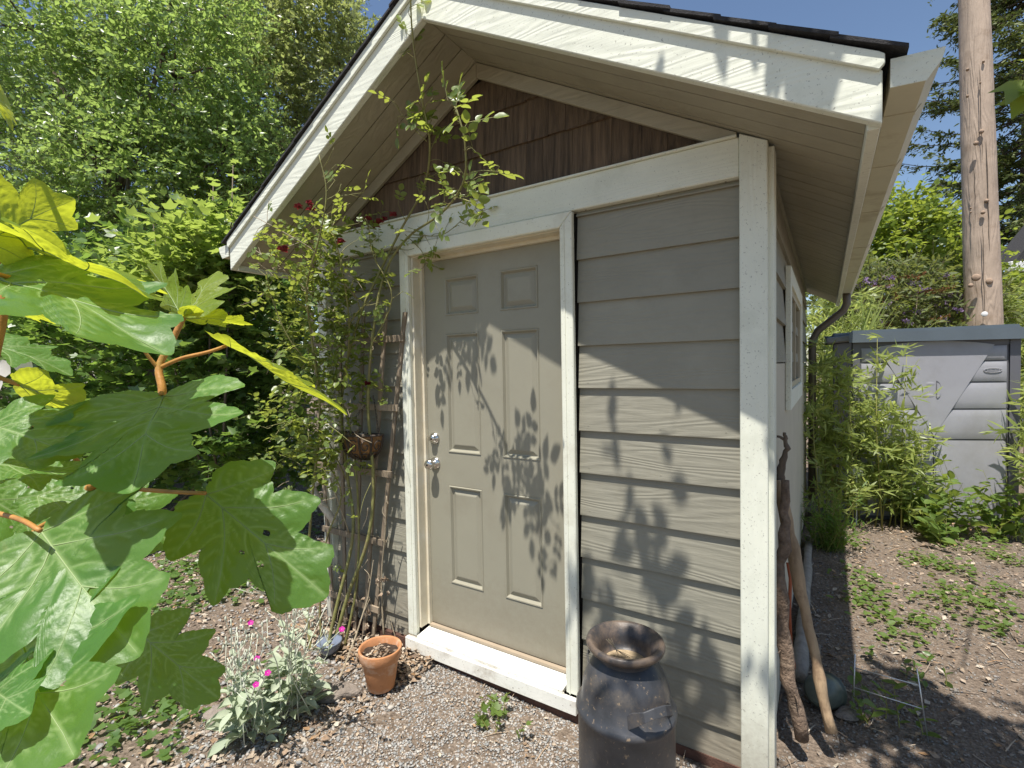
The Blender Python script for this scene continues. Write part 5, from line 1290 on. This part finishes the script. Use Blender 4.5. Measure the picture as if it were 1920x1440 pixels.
def build_rose():
    rg = np.random.default_rng(201); rr_ = random.Random(201)
    base = PY(603, 1292, 1.74); base.z = 0
    t = thing('climbing_rose', base, 'sparse climbing rose with thorny canes over the trellis and door frame', 'rose')
    # compound leaf meshes
    lm = []
    for k in range(4):
        q = np.random.default_rng(k + 5); pos = []; d = []; sz = []
        for i, (y, s) in enumerate(((.35, .42), (.35, .42), (.68, .48), (.68, .48), (.98, .55))):
            sg = -1 if i % 2 else 1
            if i == 4: dv = [q.normal(0, .1), 1, -.1]
            else: dv = [sg, .45 + q.normal(0, .1), q.normal(0, .12)]
            pos.append([0, y, -.05 * y]); d.append(dv); sz.append(s * q.uniform(.85, 1.1))
        pos = np.array(pos); d = np.array(d)
        L10 = (np.array(LEAF10[0]) * [1.12, 1, 1], LEAF10[1])
        parts = [inst(*L10, pos, *frame_from(d, np.tile([0, 0, 1.], (5, 1)) + q.normal(0, .2, (5, 3))), np.array(sz), q.uniform(.2, 1, 5)), tubes(np.array([[[0, 0, 0], [0, .5, -.02], [0, 1, -.05]]]), .014, .008, 3, 1)]
        v, tr, rd, mi = merge(parts); lm.append(np_mesh('leaf', v, tr, [M['rose'], M['cane']], rd, mi))
    count = [0]
    def leaf(p, d, size):
        if count[0] >= 300: return
        count[0] += 1
        d = Vector(d).normalized(); upv = (Vector((0, -.45, 1)) + Vector(rg.normal(size=3)) * .45).normalized()
        x = d.cross(upv)
        if x.length < 1e-4: return
        x.normalize(); z = x.cross(d)
        place('leaf', rr_.choice(lm), Matrix(((x.x, d.x, z.x, p.x), (x.y, d.y, z.y, p.y), (x.z, d.z, z.z, p.z), (0, 0, 0, 1))) @ Matrix.Scale(size, 4), t)
    def twig(p, d, L, leaves, size, mat, bare=False):
        d = Vector(d).normalized(); e = (d + Vector(rg.normal(size=3)) * .45 + Vector((0, 0, .1))).normalized()
        path = smooth([p, p + d * L * .5, p + d * L * .6 + e * L * .4], 3)
        b = MB(); b.tube(path, [.0022 * (1 - .6 * i / len(path)) for i in range(len(path))], 4); b.build('twig', mat, t, smooth=True)
        for k in range(leaves):
            q = path[min(len(path) - 1, int((k + 1) / leaves * (len(path) - 1)))]
            leaf(q, e * .5 + Vector(rg.normal(size=3)) * .7, size * rr_.uniform(.75, 1.2))
        return path[-1]
    def cane(pts, r0, r1, mat, spans, seed):
        """spans: (from, to, n side twigs, leaves per twig, twig length, leaf size)"""
        W_ = [PY(*p) if not isinstance(p, Vector) else p for p in pts]
        path = smooth(W_, 5); n = len(path)
        b = MB(); b.tube(path, [r0 + (r1 - r0) * i / (n - 1) for i in range(n)], 7)
        rth = random.Random(seed)     # thorns
        for i in range(3, n - 3, 2):
            dr = Vector((rth.gauss(0, 1), rth.gauss(0, 1), .3)).normalized(); b.tube([path[i], path[i] + dr * (r0 * 1.1 + .005)], [.0022, .0003], 4)
        b.build('cane', mat, t, smooth=True)
        for (a, c, m, nlv, L, ls) in spans:
            for k in range(m):
                i = int((a + (c - a) * (k + rr_.random()) / m) * (n - 1)); i = max(1, min(n - 2, i))
                dd = (path[i+1] - path[i-1]).normalized(); sd = Vector(rg.normal(size=3)); sd = (sd - dd * sd.dot(dd)).normalized()
                twig(path[i], sd * .8 + dd * .6, L * rr_.uniform(.6, 1.3), nlv, ls, mat)
        return path
    g = lambda u, v: Vector((PG(u, v).x, PG(u, v).y, 0))
    C = M['cane']; D = M['canedry']
    # tall cane that climbs past the gable and out of the picture
    cane([PY(596, 1300, 1.70), (628, 1150, 1.78), (662, 1000, 1.86), (650, 880, 1.88), (640, 740, 1.84), (672, 600, 1.84), (712, 510, 1.90), (752, 430, 1.94), (795, 350, 1.90), (806, 270, 1.76), (792, 190, 1.69), (776, 90, 1.62), (770, 0, 1.56), (775, -90, 1.50)], .010, .0028, C,
         [(.50, .68, 7, 1, .09, .075), (.68, .78, 8, 2, .06, .085), (.81, .97, 6, 1, .05, .088)], 1)
    # second leader arching in front of the door head
    p2 = cane([PY(606, 1292, 1.74), (648, 1130, 1.82), (690, 1010, 1.88), (700, 900, 1.9), (690, 760, 1.87), (700, 620, 1.86), (722, 510, 1.9), (765, 445, 1.92), (825, 402, 1.76), (868, 345, 1.58), (872, 270, 1.52), (858, 212, 1.50), (852, 200, 1.5)], .011, .0025, C,
         [(.55, .70, 6, 1, .10, .075), (.70, .78, 7, 2, .06, .08), (.80, .98, 8, 1, .045, .09)], 2)
    cane([PY(858, 370, 1.6), (885, 380, 1.56), (905, 395, 1.54), (890, 425, 1.52)], .003, .0012, C, [(.3, 1, 3, 1, .035, .085)], 3)
    cane([PY(870, 330, 1.57), (900, 320, 1.53), (938, 322, 1.5)], .0025, .001, C, [(.3, 1, 3, 1, .03, .085)], 31)
    cane([PY(800, 265, 1.74), (770, 235, 1.7), (735, 190, 1.66)], .0025, .001, C, [(.3, 1, 4, 1, .04, .075)], 32)
    cane([PY(775, 440, 1.94), (830, 440, 1.95), (880, 400, 1.95), (905, 385, 1.95)], .003, .001, C, [(.1, 1, 10, 1, .04, .085)], 33)
    cane([PY(760, 440, 1.94), (790, 470, 1.945), (800, 500, 1.95)], .0025, .001, C, [(.1, 1, 7, 1, .04, .085)], 34)
    # left arching canes in front of the barge board
    cane([PY(592, 1300, 1.70), (575, 1120, 1.74), (585, 940, 1.74), (600, 780, 1.70), (585, 640, 1.62), (575, 540, 1.55), (600, 440, 1.52), (612, 360, 1.52), (598, 290, 1.5)], .009, .0022, C, [(.40, .6, 7, 1, .12, .075), (.6, .97, 14, 1, .10, .065)], 4)
    cane([PY(640, 760, 1.84), (655, 620, 1.76), (640, 500, 1.66), (622, 410, 1.6), (640, 345, 1.58)], .005, .002, C, [(.2, .98, 13, 1, .11, .068)], 5)
    cane([PY(660, 640, 1.82), (590, 560, 1.64), (530, 505, 1.5), (480, 470, 1.42)], .004, .0015, D, [(.1, 1, 8, 1, .10, .06)], 6)
    cane([PY(670, 560, 1.82), (600, 480, 1.62), (540, 440, 1.5), (475, 405, 1.42)], .004, .0015, D, [(.1, 1, 9, 1, .10, .06)], 7)
    cane([PY(690, 660, 1.86), (735, 560, 1.84), (700, 480, 1.8), (690, 420, 1.8)], .004, .0015, C, [(.1, 1, 10, 1, .09, .065)], 8)
    cane([PY(600, 700, 1.7), (545, 640, 1.55), (510, 560, 1.48), (500, 510, 1.45)], .004, .0015, C, [(.1, 1, 9, 1, .10, .065)], 9)
    cane([PY(650, 900, 1.88), (610, 820, 1.76), (560, 790, 1.6), (500, 800, 1.5)], .004, .0012, C, [(.1, 1, 9, 1, .09, .07)], 10)
    cane([PY(655, 1000, 1.86), (620, 900, 1.78), (600, 850, 1.72), (560, 830, 1.66)], .004, .0012, D, [(.1, 1, 7, 1, .09, .07)], 11)
    cane([PY(612, 1280, 1.76), (600, 1150, 1.78), (610, 1020, 1.78), (640, 930, 1.8), (610, 860, 1.74)], .007, .003, C, [(.3, 1, 6, 1, .08, .06)], 12)
    cane([PY(720, 1200, 1.9), (715, 1090, 1.9), (722, 1000, 1.9), (725, 930, 1.88)], .005, .003, D, [(.3, 1, 5, 0, .10, .05)], 13)
    cane([PY(640, 1240, 1.8), (668, 1100, 1.86), (672, 960, 1.88), (660, 820, 1.86), (630, 700, 1.8), (660, 600, 1.78), (700, 560, 1.8)], .008, .003, C, [(.45, .98, 14, 1, .11, .07)], 14)
    # dense small foliage over the trellis and the shed corner
    m = 620; uu = np.clip(rg.normal(605, 55, m), 480, 720); vv = rg.uniform(415, 900, m); keep = (uu < 640) | (vv < 740) | (rg.uniform(size=m) < .25); uu, vv = uu[keep], vv[keep]
    o_ = np.array([PY(a_, b_, (min(1.86, 1.55 + max(0, a_ - 500) / 220 * .30 + rg.normal(0, .04)) if a_ < 650 else rg.uniform(1.885, 1.925))) for a_, b_ in zip(uu, vv)])
    parts = sprays(rg, o_, rdir(rg, len(o_)) + [0, -.1, .15], .085, 5, .036, (np.array(LEAF10[0]) * [1.15, 1, 1], LEAF10[1]), 0, .1, 1.0, .8, .0013, 1, .3)
    v_, tr_, rd_, mi_ = merge(parts); link('foliage', np_mesh('foliage', v_, tr_, [M['rose'], M['cane']], rd_, mi_), t)['kind'] = 'stuff'
    # bare tangled twigs
    for k in range(46):
        u, v = rg.uniform(510, 710), rg.uniform(430, 960); y = 1.62 + (u - 520) / 215 * .22 + rg.normal(0, .05)
        twig(PY(u, v, y), Vector((rg.normal(), rg.normal() * .4, rg.normal())), rg.uniform(.10, .24), 1 if rg.uniform() < .45 else 0, .06, D if rg.uniform() < .6 else C)
    for k in range(14):
        u, v = rg.uniform(640, 740), rg.uniform(1000, 1200)
        twig(PY(u, v, 1.88), Vector((rg.normal(), -.2, rg.normal())), rg.uniform(.06, .16), 0, .05, D)
    fm = [petal_mesh('flower', M['rosefl'], k, .024) for k in range(2)]
    for (u, v, y) in ((580, 383, 1.52), (585, 395, 1.5), (690, 412, 1.86), (705, 425, 1.86), (722, 412, 1.86), (737, 405, 1.86), (712, 418, 1.85), (690, 722, 1.86), (560, 390, 1.5), (530, 470, 1.46), (640, 455, 1.62)):
        p = PY(u, v, y); place('flower', rr_.choice(fm), Matrix.Translation(p) @ Matrix.Rotation(rr_.uniform(0, 6), 4, 'Z') @ Matrix.Scale(rr_.uniform(.8, 1.3), 4), t)
    dm = petal_mesh('dead_bloom', M['litter'], 9, .02)
    for k in range(16):
        p = PY(rg.uniform(640, 730), rg.uniform(1080, 1190), 1.88); place('dead_bloom', dm, Matrix.Translation(p) @ Matrix.Rotation(rr_.uniform(0, 6), 4, 'X') @ Matrix.Scale(rr_.uniform(.6, 1.2), 4), t)
build_rose()

# ------------------------------------------------------------------ silver rose campion
def build_campion(base, label, flw, seed, Zf, name='rose_campion', leaves=115, sp=.11):
    rg = np.random.default_rng(seed); base = Vector((base.x, base.y, 0)); t = thing(name, base, label, 'flower', 'silver rose campions')
    parts = []; sil = (np.array(LEAF10[0]) * [.75, 1, 1.6], LEAF10[1])
    # basal felted leaves
    m = leaves; a = rg.uniform(0, 6.28, m); r_ = rg.uniform(.0, sp, m); h = rg.uniform(.02, .26, m)
    pos = np.stack([base.x + np.cos(a) * r_, base.y + np.sin(a) * r_, h], -1); d = np.stack([np.cos(a), np.sin(a), rg.uniform(-.5, .7, m)], -1)
    parts.append(inst(*sil, pos, *frame_from(d, np.tile([0, 0, 1.], (m, 1)) + rg.normal(0, .35, (m, 3))), rg.uniform(.05, .10, m), rg.uniform(0, 1, m), 0))
    fm = np_mesh('flower', *(lambda q: q[:2])(inst(np.array(LEAF10[0]) * [2.0, 1, 1], LEAF10[1], np.zeros((5, 3)), *frame_from(np.stack([np.cos(np.arange(5) * 1.2566), np.sin(np.arange(5) * 1.2566), np.full(5, .25)], -1), np.tile([0, 0, 1.], (5, 1))), .0125)), M['magenta'], np.full(60, .5))
    def stem(tip, r0=.0022):
        b0 = base + Vector((rg.normal(0, .05), rg.normal(0, .05), .02)); mid = b0.lerp(tip, .55) + Vector((rg.normal(0, .03), rg.normal(0, .03), .03))
        path = smooth([b0, mid, tip], 5); b = MB(); b.tube(path, [r0] * len(path), 5); b.build('stem', M['silverst'], t, smooth=True)
        # opposite leaves
        for k in (2, 4, 6):
            p = np.array(path[k]); aa = rg.uniform(0, 6.28)
            for s in (0, np.pi): parts.append(inst(*sil, p[None], *frame_from(np.array([[np.cos(aa + s), np.sin(aa + s), .5]]), np.array([[0, 0, 1.]])), np.array([rg.uniform(.03, .06)]), rg.uniform(0, 1, 1), 0))
        # forks with buds
        for k in range(3):
            i = rg.integers(5, len(path) - 1); q = path[i] + Vector((rg.normal(0, .045), rg.normal(0, .045), rg.uniform(.04, .09)))
            b = MB(); b.tube([path[i], path[i].lerp(q, .6) + Vector((0, 0, -.008)), q], [.0016, .0013, .0012], 4); b.lathe([(.0015, -.006), (.0045, 0), (.0045, .008), (.002, .014)], q, 7); b.build('bud_stalk', M['silverst'], t, smooth=True)
    for (u, v) in flw:
        tip = P(u, v, Zf + rg.uniform(-.06, .06)); stem(tip)
        view = (cam.location - tip).normalized() + Vector((0, 0, .8)); place('flower', fm, Matrix.Translation(tip) @ view.to_track_quat('Z', 'Y').to_matrix().to_4x4() @ Matrix.Rotation(rg.uniform(0, 6), 4, 'Z'), t)
    for k in range(9):
        stem(base + Vector((rg.normal(0, .13), rg.normal(0, .10), rg.uniform(.3, .58))))
    v, tr, rd, mi = merge(parts); link('leaves', np_mesh('leaves', v, tr, [M['silver']], rd, mi), t)['kind'] = 'stuff'
build_campion(PG(545, 1345), 'tall silver leaved rose campion with magenta flowers below the trellis', [(498, 1093), (583, 1066), (532, 1118), (557, 1136), (470, 1168), (641, 1180)], 301, 1.95)
build_campion(PG(470, 1385), 'lower silver rose campion in front at the bottom with few blooms', [(482, 1235), (480, 1284), (502, 1262)], 302, 1.82, leaves=90, sp=.10)

# ------------------------------------------------------------------ oakleaf hydrangea, close to the camera
HALF = [(0, 0), (.10, -.06), (.24, -.05), (.40, .05), (.53, .20), (.41, .25), (.30, .30), (.42, .40), (.55, .56), (.40, .575), (.23, .60), (.27, .72), (.31, .83), (.17, .88), (0, 1)]
def oakleaf(seed, curl=.25, fold=.18, droop=.22):
    rg = np.random.default_rng(seed); C0 = np.array([0, .33])
    def side(sg):
        pts = np.array(HALF); pts = pts * np.array([1, 1]) + np.concatenate([[[0, 0]], rg.normal(0, .018, (len(pts) - 2, 2)), [[0, 0]]])
        out = []
        for i in range(len(pts) - 1):
            n = 7
            for k in range(n):
                s = k / n; p = pts[i] * (1 - s) + pts[i + 1] * s
                # ease so that lobes are rounded
                m = (pts[i] + pts[i + 1]) / 2 - C0; m = m / (np.linalg.norm(m) + 1e-9); p = p + m * .018 * math.sin(s * math.pi)
                tooth = .013 * (((k * 2) % n) / n - .4)
                q = p - C0; q = q / (np.linalg.norm(q) + 1e-9); out.append(p + q * tooth)
        out = np.array(out); out[:, 0] *= sg; return out
    r = side(1); l = side(-1)
    loop = np.concatenate([r, [[0, 1.0]], l[:0:-1]])       # base -> tip on the right, back on the left
    n = len(loop); K = 28
    ph = rg.uniform(0, 6.28, 4)
    # vein skeleton
    main = [((0, -.01), (0, .97), .020)]
    for sg in (-1, 1):
        main += [((0, .0), (sg * .49, .19), .015), ((0, .14), (sg * .51, .54), .016), ((0, .50), (sg * .28, .80), .013)]
    veins = []
    def vp(a, b, bow=.0):
        a = np.array(a); b = np.array(b); s = np.linspace(0, 1, 7)[:, None]; nn = np.array([-(b - a)[1], (b - a)[0]])
        return a * (1 - s) + b * s + nn * bow * np.sin(s * np.pi)
    tubesrc = []
    for (a, b, w_) in main:
        sgx = np.sign(b[0]) if b[0] else 0
        q = vp(a, b, .06 * sgx); veins.append((q, w_, .006)); tubesrc.append(q)
        m = 7 if b[0] == 0 else 5
        for k in range(m):
            s = (k + .8) / (m + .6); o = np.array(a) * (1 - s) + np.array(b) * s; dr = np.array(b) - np.array(a); dr = dr / np.linalg.norm(dr)
            for sg in (-1, 1):
                an = sg * (.8 + rg.normal(0, .06)); dv = np.array([dr[0] * math.cos(an) - dr[1] * math.sin(an), dr[0] * math.sin(an) + dr[1] * math.cos(an)])
                e = o + dv * (.24 if b[0] == 0 else .17) * (1.15 - s)
                veins.append((vp(o, e, .08 * sg), .009, .004))
    def vdist(XY):
        """0..1 closeness to the nearest vein"""
        out = np.zeros(len(XY))
        for q, w0, w1 in veins:
            for i in range(len(q) - 1):
                A, D = q[i], q[i + 1] - q[i]; tt = np.clip(((XY - A) @ D) / (D @ D), 0, 1); ds = np.linalg.norm(XY - A - tt[:, None] * D, axis=1)
                w_ = w0 + (w1 - w0) * (i + .5) / 6
                out = np.maximum(out, np.exp(-(ds / w_) ** 2) * min(1, .45 + w0 * 28))
        return out
    def pucker(XY):
        out = np.zeros(len(XY))
        for q, w0, w1 in veins:
            for i in range(len(q) - 1):
                A, D = q[i], q[i + 1] - q[i]; tt = np.clip(((XY - A) @ D) / (D @ D), 0, 1); ds = np.linalg.norm(XY - A - tt[:, None] * D, axis=1)
                out = np.maximum(out, np.exp(-(ds / .03) ** 2))
        return out
    def zf(XY):
        x, y = XY[:, 0], XY[:, 1]; rr2 = x * x + (y - .33) ** 2
        return (fold * np.sqrt(x * x + .0009) * (1 - .6 * np.abs(x)) - droop * np.maximum(y, 0) ** 2 * .8 - curl * rr2 * .45
                + .020 * np.sin(9 * x + ph[0]) * np.sin(8 * y + ph[1]) + .03 * np.sin(5 * np.arctan2(y - .33, x) + ph[2]) * rr2)
    V = [(0, .33)]
    for k in range(1, K + 1):
        s = k / K
        V += [tuple(C0 + (p - C0) * s) for p in loop]
    V = np.array(V); vd = vdist(V); Z_ = zf(V) - .011 * pucker(V); V3 = np.column_stack([V, Z_])
    T = []
    for i in range(n): T.append((0, 1 + i, 1 + (i + 1) % n))
    kk, ii = np.meshgrid(np.arange(K - 1), np.arange(n), indexing='ij'); kk = kk.ravel(); ii = ii.ravel(); i2 = (ii + 1) % n
    a = 1 + kk * n + ii; b = 1 + kk * n + i2; c = 1 + (kk + 1) * n + i2; d = 1 + (kk + 1) * n + ii
    T = np.concatenate([np.array(T), np.stack([a, d, c], -1), np.stack([a, c, b], -1)])
    # insect holes: drop a few faces
    cen = V[T].mean(1)
    for _ in range(rg.integers(0, 4)):
        h = np.array([rg.uniform(-.3, .3), rg.uniform(.15, .7)]); ok = np.linalg.norm(cen - h, axis=1) > rg.uniform(.012, .028); T = T[ok]; cen = cen[ok]
    parts = [(V3, T, np.full(len(V3), rg.uniform(.1, .9)), np.zeros(len(T), int))]
    tp = np.array([np.column_stack([q, zf(q) - .011]) for q in tubesrc])
    parts.append(tubes(tp, np.array([.0065] + [.0045] * 6), np.full(7, .001), 6, 1))
    v, tr, rd, mi = merge(parts)
    me = np_mesh('leaf', v, tr, [M['hyd'], M['hydvein']], rd, mi, smooth=True)
    at = me.attributes.new('vein', 'FLOAT', 'POINT'); at.data.foreach_set('value', np.concatenate([vd * .75, np.ones(len(v) - len(vd))]).astype(np.float32))
    return me
def build_hydrangea():
    foot = P(-60, 1250, .95); foot.z = 0
    t = thing('oakleaf_hydrangea', foot, 'oakleaf hydrangea with huge lobed leaves close up at the left', 'hydrangea')
    Rm = _cm.to_3x3()
    S = []
    L = [((303, 737, .72), (236, 915, .56), (0, .80, .60), 1.12, 0.07, 0.04, 1),
         ((75, 995, .60), (232, 1215, .50), (.1, .62, .78), .98, 0.16, 0.10, 2),
         ((385, 925, .74), (610, 1112, .70), (.15, .58, .8), .74, 0.16, 0.12, 3),
         ((30, 1200, .54), (120, 1420, .44), (.1, .5, .85), 1.15, 0.07, 0.06, 4),
         ((262, 1188, .88), (405, 1308, .86), (.2, .6, .75), .75, 0.22, 0.2, 5),
         ((-30, 452, .60), (135, 372, .66), (.0, .72, -.68), 1.05, 0.05, 0.04, 6),
         ((50, 463, .64), (292, 524, .57), (-.1, .97, -.25), .70, 0.11, 0.10, 7),
         ((-25, 505, .60), (318, 618, .52), (.1, .94, .32), .62, 0.09, 0.10, 8),
         ((345, 592, .82), (412, 512, .90), (.15, .60, -.78), 1.0, 0.07, 0.06, 9),
         ((347, 594, .82), (475, 602, .86), (0, .88, -.45), .55, 0.09, 0.08, 10),
         ((341, 592, .82), (292, 498, .88), (-.3, .6, -.7), .55, 0.09, 0.08, 11),
         ((425, 648, .80), (658, 768, .80), (.32, .92, -.20), .75, 0.09, 0.04, 12),
         ((38, 722, .68), (222, 790, .74), (0, .85, -.5), 1.15, 0.07, 0.06, 13),
         ((-25, 795, .64), (150, 845, .62), (0, .8, .6), .9, 0.09, 0.08, 14),
         ((-15, 872, .68), (190, 885, .74), (0, .9, .42), .9, 0.09, 0.08, 15),
         ((70, 930, .76), (262, 965, .80), (0, .82, .55), .75, 0.09, 0.08, 16),
         ((-20, 560, .80), (118, 598, .84), (0, .9, -.4), 1.0, 0.09, 0.08, 17),
         ((-70, 130, .62), (38, 205, .60), (.2, .7, -.7), .8, 0.09, 0.08, 18),
         ((190, 925, .82), (330, 1015, .84), (0, .86, .5), .95, 0.11, 0.12, 19),
         ((-20, 1290, .50), (40, 1330, .45), (0, .7, .6), .9, 0.09, 0.08, 20),
         ((-40, 925, .86), (125, 1008, .90), (0, .85, .5), .9, .10, .10, 22), ((-60, 1060, .92), (140, 1085, .95), (.1, .85, .5), .9, .10, .10, 23), ((-30, 640, .90), (140, 690, .95), (0, .9, .3), .9, .10, .10, 24),
         ((150, 600, .92), (255, 640, .96), (0, .7, -.7), .9, 0.09, 0.08, 21)]
    for (B_, T_, nn, w_, curl, droop, sd) in L:
        b = P(*B_); e = P(*T_); y = e - b; ln = y.length; y.normalize(); nv = Rm @ Vector(nn)
        x = y.cross(nv).normalized(); z = x.cross(y)
        me = oakleaf(400 + sd, curl, .16, droop)
        Mx = Matrix(((x.x, y.x, z.x, b.x), (x.y, y.y, z.y, b.y), (x.z, y.z, z.z, b.z), (0, 0, 0, 1))) @ Matrix.Diagonal((ln * w_, ln, ln, 1))
        me.materials[0] = M['hyd_backlit'] if sd in (6, 7, 9, 10, 11, 12, 13, 17, 18, 21) else M['hyd']
        place('leaf', me, Mx, t)
    def st(pts, r0, r1, name='stem'):
        path = smooth([P(*p) if not isinstance(p, Vector) else p for p in pts], 5); n = len(path)
        bm_ = MB(); bm_.tube(path, [r0 + (r1 - r0) * i / (n - 1) for i in range(n)], 10); bm_.build(name, M['hydstem'], t, smooth=True)
    low = P(-60, 1250, .95)
    st([foot, low, (30, 1080, .86), (110, 970, .82), (183, 902, .80), (262, 820, .80), (303, 745, .79), (298, 690, .80), (320, 645, .81), (345, 592, .82)], .0095, .0045)
    st([(298, 690, .80), (340, 672, .80), (390, 660, .80), (425, 648, .80)], .0033, .0025, 'petiole')
    st([(298, 692, .80), (278, 668, .79), (262, 645, .78), (245, 625, .76)], .0030, .0022, 'petiole')
    st([(300, 745, .79), (302, 738, .72), (303, 737, .70)], .0035, .003, 'petiole')
    st([(183, 902, .80), (240, 915, .78), (320, 922, .75), (385, 925, .72)], .0035, .0028, 'petiole')
    st([(183, 902, .80), (150, 870, .77), (110, 825, .72), (60, 795, .68), (-25, 795, .64)], .0035, .0028, 'petiole')
    st([(110, 970, .82), (60, 1000, .75), (45, 1080, .6), (45, 1192, .52)], .0034, .0028, 'petiole')
    st([(-60, 960, .66), (-10, 962, .62), (40, 975, .59), (75, 995, .57)], .0034, .0028, 'petiole')
    st([(183, 902, .80), (240, 1020, .82), (258, 1110, .86), (262, 1188, .88)], .0034, .0026, 'petiole')
    st([foot + Vector((-.08, .02, 0)), P(-90, 1000, .70), (-20, 700, .66), (4, 590, .66), (10, 520, .66), (-10, 480, .65)], .008, .005)
    st([(10, 580, .66), (22, 555, .65), (40, 530, .62), (-25, 508, .58)], .0035, .0028, 'petiole')
    st([(-10, 485, .65), (20, 475, .645), (50, 463, .64)], .0034, .0028, 'petiole')
    st([(-20, 700, .66), (10, 712, .67), (38, 722, .68)], .0034, .0028, 'petiole')
    # pale sepals of a bloom behind the leaves
    sm = np_mesh('sepal', *inst(np.array(LEAF10[0]) * [1.6, 1, 1], LEAF10[1], np.zeros((1, 3)), np.array([[1., 0, 0]]), np.array([[0, 1., 0]]), np.array([[0, 0, 1.]]), 1.0)[:2], leafmat('white_sepal', (.7, .66, .62), (.8, .76, .74), .3, (.8, .75, .7)), np.full(12, .5))
    for (u, v, a) in ((30, 712, .3), (45, 702, 1.5), (20, 700, 2.6), (5, 708, 3.6)):
        p = P(u, v, .95); place('sepal', sm, Matrix.Translation(p) @ _cm @ Matrix.Rotation(a - 1.5, 4, 'Z') @ Matrix.Scale(.04, 4), t)
build_hydrangea()
